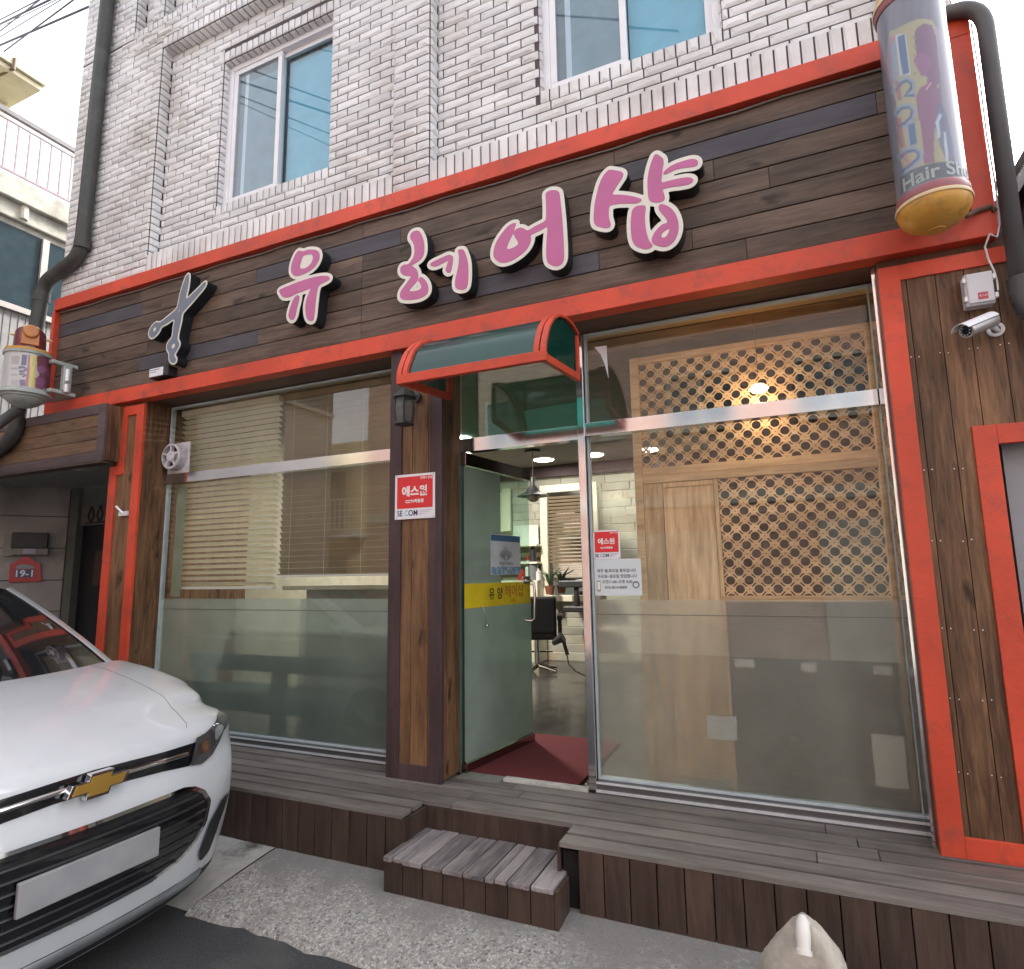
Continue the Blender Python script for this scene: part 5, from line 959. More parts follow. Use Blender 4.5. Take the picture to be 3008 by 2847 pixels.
bottle('dark cone bottle on the upper salon shelf', 'd', 830, 1600, .24, .05, BLACK, BLACK)
# salon chairs
def salon_chair(label, x, y, rot, s=1.):
    t = empty('salon_chair', (x, y, .365)); tag(t, label, 'chair', 'black salon chairs'); BLK = mat('black_leather', (.012, .012, .014), .4, var=.2)
    c, sn = math.cos(rot), math.sin(rot)
    def rb(mb, x0, x1, y0, y1, z0, z1): mb.obox((x+x0*c-y0*sn, y+x0*sn+y0*c, .365+z0), ((x1-x0)*c, (x1-x0)*sn, 0), (-(y1-y0)*sn, (y1-y0)*c, 0), (0, 0, z1-z0))
    P_ = lambda u, v, z: (x+u*c-v*sn, y+u*sn+v*c, .365+z)
    b = MB(); rb(b, -.26, .26, -.27, .25, .42, .56); b.build('seat', BLK, t, bevel=.03)
    b = MB(); b.obox(P_(-.26, .20, .50), ((.52)*c, .52*sn, 0), tuple(np.array(P_(0, .10, 0))-np.array(P_(0, 0, 0))), tuple(np.array(P_(0, .08, .46))-np.array(P_(0, 0, 0)))); b.build('backrest', BLK, t, bevel=.03)
    for s_ in (-1, 1):
        b = MB(); rb(b, s_*.30-.035, s_*.30+.035, -.25, .25, .66, .72); rb(b, s_*.30-.025, s_*.30+.025, -.22, -.16, .46, .66); rb(b, s_*.30-.025, s_*.30+.025, .14, .20, .46, .66); b.build('armrest', BLK, t, bevel=.012)
    b = MB(); b.tube([P_(0, 0, .06), P_(0, 0, .42)], .035, 14)
    for k in range(5): a = rot+k*1.2566; b.tube([(x, y, .365+.085), (x+.30*math.cos(a), y+.30*math.sin(a), .365+.035)], [.03, .018], 8)
    b.build('base', STEEL, t, smooth=40)
    b = MB(); b.tube([P_(-.2, -.30, .22), P_(.2, -.30, .22)], .012, 8); b.tube([P_(0, -.05, .36), P_(0, -.30, .22)], .012, 8); b.build('footrest', STEEL, t)
p = atz('b2', 1105, 235, .365); salon_chair('black leather salon chair on a chrome base seen through the doorway', p[0]-.04, p[1], R(200))
p = at('z5', 1350, 1610, 4.5); b = MB()
b.tube([at('b2', 1175, 75, 3.2), at('b2', 1230, 40, 3.2)], [.03, .06], 14); b.tube([at('b2', 1232, 60, 3.2), at('b2', 1255, 140, 3.2)], .022, 10); pp = [at('b2', *q, 3.2) for q in ((1253, 140), (1262, 190), (1300, 230))]; b.tube(pp+[(pp[-1][0]+.3, 3.2, .39)], .008, 6)
tag(b.build('hair_dryer', BLACK, smooth=40), 'black hair dryer hanging beside the salon chair with a trailing cord', 'hair dryer')
b = MB(); a_, c2 = at('z5', 1285, 1590, YW-.3), at('z5', 1420, 1630, YW-.3); b.box(a_[0], c2[0]+.2, 4.4, 4.6, c2[2], a_[2]); b.box(a_[0]+.2, a_[0]+.26, 4.45, 4.55, c2[2]-.25, c2[2]); b.box(a_[0]+.05, c2[0]+.2, 4.42, 4.58, c2[2]-.33, c2[2]-.25); tag(b.build('stool', BLACK, bevel=.015), 'black padded stool back in front of the mirror', 'stool')
b = MB(); p = at('z5', 1230, 1620, YW-.15); b.lathe([(.05, p[2]-.12), (.075, p[2]), (.07, p[2]), (0, p[2]-.02)], (p[0], 4.6, 0), 16, 0)
for k in range(9):
    a = k*.75; b.tube([(p[0], 4.6, p[2]-.02), (p[0]+.06*math.cos(a), 4.6+.05*math.sin(a), p[2]+.15), (p[0]+.2*math.cos(a), 4.6+.1*math.sin(a), p[2]+.22+.04*math.sin(k*2))], [.006, .012, .002], 5, 1)
tag(b.build('potted_plant', [mat('terracotta', (.22, .08, .04), .8), mat('leaf_green', (.03, .06, .025), .5)]), 'small potted plant with arching leaves below the mirror', 'plant')
# ------------------------------------------------------------------ timber hood over the side entrance and the entrance itself
hd = empty('entrance_hood', (-6.4, -.2, 2.58)); tag(hd, 'boxed timber hood with dark trim over the side entrance at the left', 'canopy')
b = MB(); xr, yf = -5.13, -.415
b.box(-9, xr, yf, yf+.03, 2.592, 2.672); b.box(-9, xr-.09, yf+.0012, yf+.03, 3.0, 3.085); b.box(xr-.088, xr, yf+.0012, yf+.03, 2.672, 3.085); b.build('trim', WD_TX, hd, bevel=.004)
b = MB()
for i in range(3): z = 2.676+i*.109; b.box(-9, xr-.09, yf+.012, yf+.026, z+.002, z+.106)
b.build('boards', wood('hood_boards', (.19, .115, .068), (.10, .058, .034), 'X', knots=.6), hd)
b = MB(); b.box(xr-.02, xr+.001, yf+.0305, -.262, 2.60, 3.08); b.build('end_board', WD_V, hd)
b = MB(); b.box(-9, xr-.021, yf+.0305, .9, 2.70, 3.05, 0); b.box(-9, xr, yf+.001, yf+.06, 2.575, 2.5915, 1); b.box(-9, xr-.02, yf+.06, -.30, 2.58, 2.6995, 1); b.build('underside', [mat('pale_soffit', (.28, .29, .27), .7), WD_SK], hd)
p = atz('q', 790, 335, 2.698); b = MB(); b.lathe([(0, 2.66), (.09, 2.668), (.13, 2.699)], (-6.15, .05, 0), 24); tag(b.build('entrance_ceiling_lamp', mat('unlit_lamp', (.4, .42, .38), .3), smooth=True), 'unlit round lamp under the entrance hood ceiling', 'ceiling lamp')
B0 = np.array([-7.76, .9, 0]); dv = np.array([-.571, -.821, 0]); nrm = np.array([.821, -.571, 0])
def W(t_, z, d=0.): return B0+dv*t_+nrm*d+[0, 0, z]
sw = empty('entrance_side_wall', tuple(B0)); tag(sw, 'grey stone block wall carrying the mailbox and house number at the left', 'wall')
b = MB(); zz = [0, .5, .90, 1.26, 1.62, 1.99, 2.36, 2.75]
for k in range(7):
    for (t0, t1) in ((0.0, .95), (.95, 2.4)): b.obox(W(t0+.003, zz[k]+.004), dv*(t1-t0-.006), -nrm*.04, (0, 0, zz[k+1]-zz[k]-.008))
b.build('stone_blocks', mat('grey_cut_stone', (.30, .29, .28), .8, var=.15, scale=3, island=.12, dirt=(.17, .16, .15), dscale=2), sw, bevel=.006)
b = MB(); b.obox(W(-.1, 0, -.02), dv*2.6, -nrm*.2, (0, 0, 2.8)); b.build('backing', mat('dark_joint', (.06, .055, .05), .9), sw)
def wproj(v, a, c):
    d = ray(v, a, c); t_ = nrm@(B0-CAM)/(nrm@d); p = CAM+d*t_; return (p-B0)@dv, p[2]
def wb(mb, q0, q1, d0, d1, m=None):
    (t0, z0), (t1, z1) = q0, q1; t0, t1 = sorted((t0, t1)); z0, z1 = sorted((z0, z1)); mb.obox(W(t0, z0, d0), dv*(t1-t0), nrm*(d1-d0), (0, 0, z1-z0), m)
mbx = empty('mailbox', tuple(W(.5, 1.95))); tag(mbx, 'black intercom box with a pale lower edge mounted above the house number plate', 'intercom')
b = MB(); wb(b, wproj('q', 125, 830), wproj('q', 440, 975), .0, .10); b.build('housing', mat('black_box_plastic', (.010, .011, .013), .5), mbx, bevel=.006)
b = MB(); wb(b, wproj('q', 125, 975), wproj('q', 445, 1035), .0, .085, 0); wb(b, wproj('q', 50, 840), wproj('q', 120, 1045), .0, .05, 0); wb(b, wproj('q', 225, 978), wproj('q', 335, 1028), .0855, .09, 1); b.build('base_plate', [mat('grey_box', (.20, .20, .18), .5), SG], mbx, bevel=.004)
hn = empty('house_number_plate', tuple(W(.5, 1.7))); tag(hn, 'red arched house number plate reading 19-1', 'house number')
A_ = [wproj('q', *q) for q in ((85, 1285), (95, 1120), (150, 1095), (190, 1062), (240, 1045), (290, 1062), (325, 1095), (375, 1115), (385, 1275))]
b = MB(); b.prism([W(t_, z, .03) for t_, z in A_], -nrm*.025); b.build('plate', mat('plate_red', (.42, .025, .03), .4), hn, fix=True)
b = MB(); wb(b, wproj('q', 140, 1165), wproj('q', 315, 1238), .031, .033, 0); A2 = [wproj('q', *q) for q in ((145, 1160), (150, 1140), (200, 1120), (260, 1120), (315, 1140), (318, 1158))]; b.prism([W(t_, z, .033) for t_, z in A2], -nrm*.002, 1); b.build('number_field', [NV, mat('field_grey', (.22, .27, .27), .5)], hn, fix=True)
tc_, zc_ = wproj('q', 228, 1203); b = MB(); text_on(b, '19-1', .105, W(tc_, zc_-.004, .0345), -dv, (0, 0, 1), 0, bold=.002); b.build('lettering', SW, hn)
ed = empty('entrance_door', (-7, .9, .1)); tag(ed, 'dark recessed entrance door in the shadow under the timber hood', 'door')
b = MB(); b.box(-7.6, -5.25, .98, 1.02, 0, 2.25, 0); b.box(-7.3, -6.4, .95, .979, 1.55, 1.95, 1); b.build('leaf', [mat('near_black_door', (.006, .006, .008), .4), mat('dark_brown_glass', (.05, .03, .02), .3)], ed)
b = MB(); b.box(-7.75, -7.6, .90, 1.0, 0, 2.75, 0); b.box(-7.6, -5.25, .94, 1.0, 2.25, 2.75, 0); b.build('door_frame', mat('grey_green_frame', (.10, .11, .10), .6), ed)
b = MB()
for k in range(9):
    x = -7.4+k*.16
    for s_ in (-1, 1): b.tube([(x, .935, 2.27), (x+s_*.05, .933, 2.36), (x+s_*.02, .933, 2.44), (x, .933, 2.47)], .010, 6)
b.box(-7.5, -5.3, .930, .940, 2.265, 2.285); b.build('iron_scrollwork', mat('rusty_red_iron', (.04, .018, .015), .7), ed)
# little bracket on the left post
b = MB(); p0, p1 = at('q', 1098, 655, -.265), at('q', 1178, 655, -.265); b.box(p0[0], p1[0], -.275, -.248, p0[2]-.02, p0[2]+.018); b.tube([(p0[0]+.05, -.27, p0[2]), (p0[0]-.0, -.30, p0[2]+.06)], .009, 8); tag(b.build('flag_holder', ALU), 'small bright metal flag holder screwed to the left red framed post', 'bracket')
# ------------------------------------------------------------------ left neighbour building
nb = empty('neighbour_building', (-10, -1, 0)); tag(nb, 'cream neighbouring house with a balcony railing and projecting eave at the far left', 'building')
CW = mat('aged_cream_render', (.52, .47, .33), .8, var=.1, dirt=(.40, .37, .28), dscale=2); CONC = mat('stained_concrete', (.42, .41, .36), .85, var=.15, dirt=(.24, .22, .18), dscale=3)
X = -9.
def nz(v, a, c): p = CAM+ray(v, a, c)*(X-CAM[0])/ray(v, a, c)[0]; return p[1], p[2]
zs0 = nz('l', 0, 1560)[1]; zs1 = nz('l', 0, 1420)[1]; zs2 = nz('l', 0, 1260)[1]
b = MB(); b.box(-14, X+.10, -7, 3.2, zs1, zs2); b.box(-14, X+.02, -7, 3.2, zs0+.03, zs1); b.box(-14, X-.04, -7, 3.2, zs0-.05, zs0+.03); b.build('balcony_slab', CONC, nb, bevel=.015)
b = MB(); yy = -2.
while yy < 3.2:
    b.box(X-.06, X-.05, yy, yy+.07, 1.5, 5.12); yy += .085
b.box(-14, X-.06, -7, 3.2, 0, 5.12); b.build('corrugated_cladding', mat('ribbed_pale_cladding', (.27, .26, .26), .5), nb)
b = MB(); b.box(-9.3, X-.05, -7, 3.2, 5.21, zs0-.05, 0); b.build('window', mat('dark_tinted_glass', (.03, .05, .06), .08), nb); b = MB(); b.box(X-.05, X-.01, .98, 1.06, 5.2, zs0-.05); b.box(-9.3, X+.0, -7, 3.2, 5.13, 5.205); b.build('window_frame', mat('beige_frame', (.42, .38, .36), .5), nb)
b = MB(); rt_, rm_, rb_ = nz('l', 520, 1080)[1], nz('l', 510, 1115)[1], nz('l', 470, 1452)[1]
b.box(X-.04, X+.02, -7, 3.2, rt_-.03, rt_+.03, 0); b.box(X-.015, X+.01, -7, 3.2, rm_-.035, rm_-.012, 1); b.box(X-.015, X+.01, -7, 3.2, rb_+.0, rb_+.03, 1)
yy = -2.02
while yy < 3.1: b.box(X-.012, X+.006, yy, yy+.018, rb_+.03, rm_-.035, 1); yy += .135
for yy in (-1.5, .3, 2.2): b.box(X-.02, X+.01, yy-.02, yy+.02, zs2, rt_-.03, 1)
b.build('railing', [mat('dark_rail', (.10, .09, .10), .5), mat('pink_grey_paint', (.22, .16, .18), .5)], nb)
b = MB(); e0 = nz('l', 340, 580); e1 = nz('l', 340, 655)
b.box(-13, X, -7, e0[0]+.0, e1[1]+.05, e0[1]); b.box(-13, X-.05, -7, e0[0]-.03, e1[1]-.03, e1[1]+.05); b.build('eave', CW, nb, bevel=.01)
b = MB(); pw = CAM+ray('l', 45, 850)*(-9.75/ray('l', 45, 850)[0]); b.box(-13, -9.75, -7, pw[1], zs2, e1[1]-.03); b.build('wall', CW, nb)
b = MB(); b.box(-14, X-.06, 3.2, 3.3, 0, 6); b.tube([at('l', 165, 1570, .9)*0+np.array([X+.02, nz('l', 175, 1500)[0], nz('l', 175, 1500)[1]]), np.array([X+.02, nz('l', 175, 1500)[0], nz('l', 175, 1600)[1]])], .05, 10); b.build('drain_spout', mat('cream_pvc', (.6, .56, .45), .5), nb)
b = MB(); bk = [nz('l', 105, 450), nz('l', 60, 690), nz('l', 20, 760)]; pts = [(X-.03-.25*i, q[0], q[1]) for i, q in enumerate(bk)]; b.tube([(X+.01, pts[0][1], e0[1]), (X+.012, pts[0][1], e1[1]), (X-.3, pts[0][1]-.05, e1[1]-.04), (X-.7, pts[0][1]-.1, e1[1]-.04)], .02, 6); b.build('wall_cable', mat('brown_cable', (.14, .10, .06), .7), nb)
# right neighbour
rn = empty('neighbour_shopfront', (1.6, -.2, 0)); tag(rn, 'red beam and black eave of the next shopfront just beyond the right pipe', 'building')
b = MB(); b.box(1.12, 4, -.30, -.26, 3.13, 3.24); b.build('red_beam', RED, rn); b = MB(); b.box(1.2, 4, -.24, 1.5, .3, 3.6); b.build('wall', mat('dark_panel', (.03, .03, .035), .5), rn)
b = MB(); b.prism([(1.14, -.32, 3.36), (4, -.32, 3.95), (4, -.32, 4.05), (1.16, -.32, 3.47)], (0, .5, 0)); b.build('eave', BLACK, rn, fix=True)
# ------------------------------------------------------------------ concrete lump at the lower right
lm = empty('concrete_bollard', (-.04, -1.15, 0)); tag(lm, 'broken pale concrete lump with a white plastic tip in front of the deck skirting', 'bollard')
vs = []; prof = [(.0, 0, 1.9, .9), (.10, .0, 1.25, .8), (.22, 0, 1.12, .7), (.30, .0, 1.0, .62), (.36, .004, .78, .5), (.41, .004, .45, .33), (.438, .004, .22, .2), (.452, .004, .07, .1)]
sg = 64; fine = []
for p0_, p1_ in zip(prof[:-1], prof[1:]): fine += [tuple(a*(1-u)+c*u for a, c in zip(p0_, p1_)) for u in np.linspace(0, 1, 7)[:-1]]
prof = fine+[prof[-1]]
for z, ox, sx, sy in prof:
    for k in range(sg):
        a = 2*math.pi*k/sg; wv = 1+.05*math.sin(3*a+z*9)+.035*math.sin(7*a+z*23)+.014*math.sin(17*a+z*70)*math.sin(z*130+5*a)+rj.uniform(-.010, .010); vs.append((-.043+ox+.128*sx*math.cos(a)*wv+.01*math.sin(z*20), -1.15+.128*sy*math.sin(a)*wv, z+.006*math.sin(5*a)*(z < .43)))
b = MB(); b.add(vs, [(i*sg+k, i*sg+(k+1)%sg, (i+1)*sg+(k+1)%sg, (i+1)*sg+k) for i in range(len(prof)-1) for k in range(sg)]+[tuple((len(prof)-1)*sg+k for k in range(sg))])
b.build('lump', mat('chipped_pale_concrete', (.46, .42, .36), .75, var=.3, scale=16, bump=.9, bscale=30, dirt=(.30, .28, .26), dscale=7, dlo=.48, dhi=.72), lm, smooth=True)
b = MB(); b.tube([(-.036, -1.187, .461), (-.036, -1.203, .452), (-.038, -1.222, .425), (-.04, -1.236, .385)], [.012, .021, .0235, .021], 16); b.tube([(-.04, -1.236, .386), (-.0405, -1.241, .374)], .026, 16); b.build('plastic_tip', mat('white_tip', (.74, .72, .68), .35, var=.06), lm, smooth=50)
# ------------------------------------------------------------------ houses across the street (seen in the glass and steel)
ob = empty('brick_house', (-2, -9.6, 0)); tag(ob, 'brown brick house across the street, seen only in the shop glass', 'building')
def brick_shader():
    m = bpy.data.materials.new('brown_brick'); m.use_nodes = True; n = m.node_tree; b_ = n.nodes['Principled BSDF']; tc = n.nodes.new('ShaderNodeTexCoord'); mp = n.nodes.new('ShaderNodeMapping'); mp.inputs['Rotation'].default_value = (R(90), 0, 0)
    bt = n.nodes.new('ShaderNodeTexBrick'); bt.inputs['Scale'].default_value = 1; bt.inputs['Brick Width'].default_value = .23; bt.inputs['Row Height'].default_value = .07; bt.inputs['Mortar Size'].default_value = .007
    bt.inputs['Color1'].default_value = (.24, .12, .09, 1); bt.inputs['Color2'].default_value = (.36, .21, .17, 1); bt.inputs['Mortar'].default_value = (.4, .37, .34, 1)
    n.links.new(tc.outputs['Object'], mp.inputs[0]); n.links.new(mp.outputs[0], bt.inputs['Vector']); n.links.new(bt.outputs['Color'], b_.inputs['Base Color']); return m
b = MB(); b.box(-9.6, 4.5, -12, -9.0, 0, 7.3); b.build('wall', brick_shader(), ob)
b = MB(); b.box(-9.7, 4.7, -12.2, -8.75, 7.3, 7.5); b.build('roof_edge', mat('pale_edge', (.5, .48, .42), .8), ob)
for x in (-8.4, -6.2, -4.3, -2.0, .4, 2.8):
    for z in (4.4,):
        b = MB(); b.box(x, x+1.3, -9.0, -8.93, z, z+.07); b.box(x, x+1.3, -9.0, -8.93, z+1.15, z+1.22); b.box(x, x+.06, -9, -8.93, z+.07, z+1.15); b.box(x+1.24, x+1.3, -9, -8.93, z+.07, z+1.15); b.box(x+.62, x+.68, -9, -8.935, z+.07, z+1.15); wn = b.build('window', mat('dull_far_frame', (.36, .35, .33), .6), ob); b = MB(); b.box(x+.06, x+1.24, -8.99, -8.97, z+.07, z+1.15); b.build('pane', mat('far_window_glass', (.10, .13, .15), .1), wn)
b = MB(); b.box(-9.6, 4.5, -9.03, -8.97, 2.9, 3.15); b.box(-3.4, -1.2, -9.03, -8.96, 0, 2.4); b.box(.6, 3.0, -9.03, -8.96, 0, 2.5); b.build('shutter_and_band', mat('pale_far_shutter', (.34, .33, .30), .6), ob)
oc = empty('cream_house', (-9, -9, 0)); tag(oc, 'cream rendered house with a balcony across the street, seen only in the shop glass', 'building')
b = MB(); b.box(-20, -9.8, -13, -9.4, 0, 5.2); b.build('wall', mat('yellow_cream_wall', (.62, .52, .34), .8), oc); b = MB(); b.box(-16, -9.9, -9.4, -8.9, 2.6, 2.75); b.box(-16, -9.9, -8.95, -8.9, 3.55, 3.6)
x = -16
while x < -9.95: b.box(x, x+.03, -8.94, -8.91, 2.75, 3.55); x += .16
b.build('balcony', WHITE, oc)
b = MB(); b.box(-12.5, -10.5, -9.4, -9.35, .9, 2.2); b.box(-15.5, -13.6, -9.4, -9.35, .9, 2.2); b.box(-12.5, -10.6, -9.4, -9.35, 2.9, 4.4); b.build('window', mat('far_window_glass', (.10, .13, .15), .1), oc)

# ------------------------------------------------------------------ parked white car
CX, CY = -2.525, -1.935
car = empty('parked_car', (CX-2.1, CY, 0)); tag(car, 'white compact SUV parked at the left, its nose and gold cross badge toward the viewer', 'car')
PAINT = mat('white_car_paint', (.60, .62, .65), .28, var=.02, coat=1., dirt=(.46, .46, .46), dscale=2.2, dlo=.55, dhi=.9); GLB = mat('gloss_black', (.010, .011, .013), .12, coat=.6); CHR = mat('chrome', (.80, .80, .80), .06, metal=1, var=0); CLAD = mat('black_cladding', (.02, .021, .023), .55)
TS = np.array([0, .2, .38, .53, .65, .74, .80, .84, .865, .88, .888])*1.01
#            z at t=0 then shape; rows from chin to cowl: s (setback) and z by station
def crv(base, k): # plan curve: setback grows toward the corner
    return base+np.array([0, .006, .022, .050, .088, .132, .180, .238, .310, .400, .560])*k
rowS = [crv(.13, 1.16), crv(.085, 1.12), crv(.06, 1.10), crv(.02, 1.05), crv(.0, 1.02), crv(.01, 1.0), crv(.03, .98), crv(.035, 1.0), crv(.04, 1.0), crv(.065, 1.0), crv(.12, 1.02)]
rowZ = [np.full(11, .14), np.full(11, .20), np.full(11, .27), np.full(11, .42), np.full(11, .58), np.full(11, .68), np.full(11, .75), np.full(11, .79), np.full(11, .85), np.full(11, .89), np.full(11, .922)]
dz = np.array([0, .001, .003, .007, .012, .016, .018, .018, .014, .008, .0])
dz2 = np.array([0, 0, 0, -.002, -.007, -.015, -.023, -.031, -.038, -.044, -.05])
for k in range(5, 11): rowZ[k] = rowZ[k]+dz+dz2*{8: .5, 9: .9, 10: 1.15}.get(k, 0)
hoodz = np.array([0, .0, -.001, -.003, -.008, -.016, -.024, -.033, -.045, -.065, -.095])
rowS.append(np.maximum(crv(.24, .98), rowS[-1]+.04)); rowZ.append(.972+hoodz*1.45)
for s_, z_, f in ((.42, 1.028, 1.6), (.66, 1.078, 1.2), (.92, 1.118, .75), (1.18, 1.140, .45)):
    rowS.append(np.maximum(np.full(11, s_), rowS[-1]+.05)); rowZ.append(z_+hoodz*f)
RS, RZ = np.array(rowS), np.array(rowZ)
def cm(A, tv, rv):
    'smooth (Catmull-Rom in rows, linear-ish in stations) sampling'
    nr_ = A.shape[0]; out = np.zeros((len(rv), len(tv)))
    At = np.array([np.interp(tv, TS, r_) for r_ in A])
    for i, r_ in enumerate(rv):
        k = min(int(r_), nr_-2); u = r_-k; p0, p1, p2, p3 = At[max(k-1, 0)], At[k], At[k+1], At[min(k+2, nr_-1)]
        out[i] = .5*((2*p1)+(-p0+p2)*u+(2*p0-5*p1+4*p2-p3)*u*u+(-p0+3*p1-3*p2+p3)*u**3)
    return out
def smooth_t(A, tv):
    # cubic through stations for each row
    out = []
    for r_ in A:
        r2_ = np.concatenate([[r_[1]], r_, [2*r_[-1]-r_[-2]]]); t2_ = np.concatenate([[-TS[1]], TS, [2*TS[-1]-TS[-2]]]); m_ = (r2_[2:]-r2_[:-2])/(t2_[2:]-t2_[:-2]); o = []
        for t_ in tv:
            k = min(max(np.searchsorted(TS, t_, 'right')-1, 0), len(TS)-2); h_ = TS[k+1]-TS[k]; u = (t_-TS[k])/h_
            o.append((2*u**3-3*u*u+1)*r_[k]+(u**3-2*u*u+u)*h_*m_[k]+(-2*u**3+3*u*u)*r_[k+1]+(u**3-u*u)*h_*m_[k+1])
        out.append(o)
    return np.array(out)
tv = np.concatenate([np.linspace(0, .74, 24), np.linspace(.755, .896, 18)]); NT = len(tv)
St, Zt = smooth_t(RS, tv), smooth_t(RZ, tv); nr_ = RS.shape[0]; rv = np.linspace(0, nr_-1, (nr_-1)*5+1)
def cr(A, rv):
    out = []
    for r_ in rv:
        k = min(int(r_), nr_-2); u = r_-k; p0, p1, p2, p3 = A[max(k-1, 0)], A[k], A[k+1], A[min(k+2, nr_-1)]; out.append(.5*((2*p1)+(-p0+p2)*u+(2*p0-5*p1+4*p2-p3)*u*u+(-p0+3*p1-3*p2+p3)*u**3))
    return np.array(out)
SS, ZZ = cr(St, rv), cr(Zt, rv)
def surf(t_, z):
    'setback of the nose surface at lateral t, height z (z below the hood edge)'
    t_ = np.minimum(np.abs(t_), .895); out = np.empty(len(t_))
    for i, (a, c) in enumerate(zip(t_, z)):
        k = min(max(np.searchsorted(tv, a, 'right')-1, 0), NT-2); u = (a-tv[k])/(tv[k+1]-tv[k])
        sc = SS[:, k]*(1-u)+SS[:, k+1]*u; zc = ZZ[:, k]*(1-u)+ZZ[:, k+1]*u; out[i] = np.interp(c, zc, sc)
    return out
def cp(s_, t_, z): return (CX-s_, CY+t_, z)
b = MB(); nR = len(rv)
full_t = list(-tv[:0:-1])+list(tv); cidx = list(range(NT-1, 0, -1))+list(range(NT))
vs = [cp(SS[i, cidx[j]], full_t[j], ZZ[i, cidx[j]]) for i in range(nR) for j in range(len(full_t))]; nT = len(full_t)
b.add(vs, [(i*nT+j, i*nT+j+1, (i+1)*nT+j+1, (i+1)*nT+j) for i in range(nR-1) for j in range(nT-1)])
# flanks, roof and tail
for sg_ in (-1, 1):
    side = []
    prof_s = [.68, 1.18, 1.9, 2.7, 3.6, 4.05, 4.22]
    zlev = [.22, .45, .68, .86, .95]; wid = [.0, .004, .006, -.0, -.02]
    for s_ in prof_s:
        k = 1 if s_ < 3.8 else (.96 if s_ < 4.1 else .84)
        for z, w_ in zip(zlev, wid): side.append(cp(s_, sg_*(.888+w_)*k, z+(.05 if z > .8 and s_ > 1 else 0)))
    n5 = len(zlev); b.add(side, [(i*n5+k, (i+1)*n5+k, (i+1)*n5+k+1, i*n5+k+1) if sg_ < 0 else (i*n5+k, i*n5+k+1, (i+1)*n5+k+1, (i+1)*n5+k) for i in range(len(prof_s)-1) for k in range(n5-1)])
b.add([cp(4.22, -.74, .22), cp(4.22, .74, .22), cp(4.22, .74, 1.0), cp(4.22, -.74, 1.0)], [(0,1,2,3)])
body = b.build('body', PAINT, car, smooth=True); sb = body.modifiers.new('weld', 'WELD'); sb.merge_threshold = .002
# roof
b = MB(); roof = []
rs_ = [(1.90, 1.597, .61), (2.3, 1.645, .62), (2.9, 1.66, .62), (3.5, 1.63, .61), (3.95, 1.56, .57)]
for s_, z, w_ in rs_:
    for u in np.linspace(-1, 1, 13): roof.append(cp(s_+(.03*u*u if s_ < 2 else 0), w_*u, z-.045*u**4))
b.add(roof, [(i*13+j, i*13+j+1, (i+1)*13+j+1, (i+1)*13+j) for i in range(4) for j in range(12)]); b.build('roof', PAINT, car, smooth=True)
# windscreen
WG = mat('dark_windscreen', (.012, .014, .016), .03, coat=1., spec=.8, var=0); b = MB(); ws = []
for u in np.linspace(0, 1, 12):
    s_ = .985+.915*u; z = 1.122+.475*(1.18*u-.18*u*u)
    wd = .755-.135*u
    for v_ in np.linspace(-1, 1, 17): ws.append(cp(s_+.10*v_*v_, wd*v_, z-.038*abs(v_)**3))
b.add(ws, [(i*17+j, i*17+j+1, (i+1)*17+j+1, (i+1)*17+j) for i in range(11) for j in range(16)]); b.build('windscreen', WG, car, smooth=True)
for sg_ in (-1, 1):
    b = MB(); pp = []; q2 = []
    for u in np.linspace(-.16, 1, 12):
        uu = max(u, 0); s_ = .985+.915*u+.10; z = 1.122+.475*(1.18*u-.18*u*u)-.038+.004; wd = .755-.135*u
        if u < 0: z = 1.122-.034+.12*u; wd = .755-.10*u
        pp.append(cp(s_-.01, sg_*(wd-.004), z)); q2.append(cp(s_+.07, sg_*(wd+.095), z-.045))
    mid = [tuple((np.array(a)+np.array(c))/2+[0, 0, .03]) for a, c in zip(pp, q2)]
    vs = []
    for a, m_, c in zip(pp, mid, q2): vs += [a, m_, c]
    b.add(vs, [(i*3+k, i*3+k+1, (i+1)*3+k+1, (i+1)*3+k) for i in range(11) for k in range(2)]); b.build('windscreen_pillar', PAINT, car, smooth=True)
    b = MB(); b.add([cp(1.35, sg_*.80, 1.03), cp(2.05, sg_*.665, 1.50), cp(3.6, sg_*.655, 1.50), cp(4.1, sg_*.76, 1.02)], [(0,1,2,3)]); b.build('side_window', WG, car)
    b = MB(); b.add([cp(1.3, sg_*.805, 1.02), cp(4.15, sg_*.77, 1.01), cp(4.15, sg_*.868, .99), cp(1.2, sg_*.868, .99)], [(0,1,2,3)]); b.add([cp(2.05, sg_*.66, 1.50), cp(3.6, sg_*.65, 1.50), cp(3.6, sg_*.60, 1.56), cp(2.05, sg_*.60, 1.57)], [(0,1,2,3)]); b.build('shoulder', PAINT, car)
    for s_, nm in ((.92, 'wheel'), (3.45, 'wheel')):
        b = MB(); b.lathe([(.0, 0), (.20, 0), (.30, .02), (.325, .05), (.325, .17), (.30, .20), (.0, .2)], (CX-s_, CY+sg_*.80-.1, .325), 32, 0, 'Y'); wh = b.build('wheel', mat('tyre_rubber', (.02, .02, .02), .8), car, smooth=35)
        b = MB(); yw = CY+sg_*.90
        for k in range(5): a = k*1.2566; b.tube([(CX-s_, yw, .325), (CX-s_+.19*math.cos(a), yw, .325+.19*math.sin(a))], [.04, .03], 8)
        b.build('rim', CHR, wh)
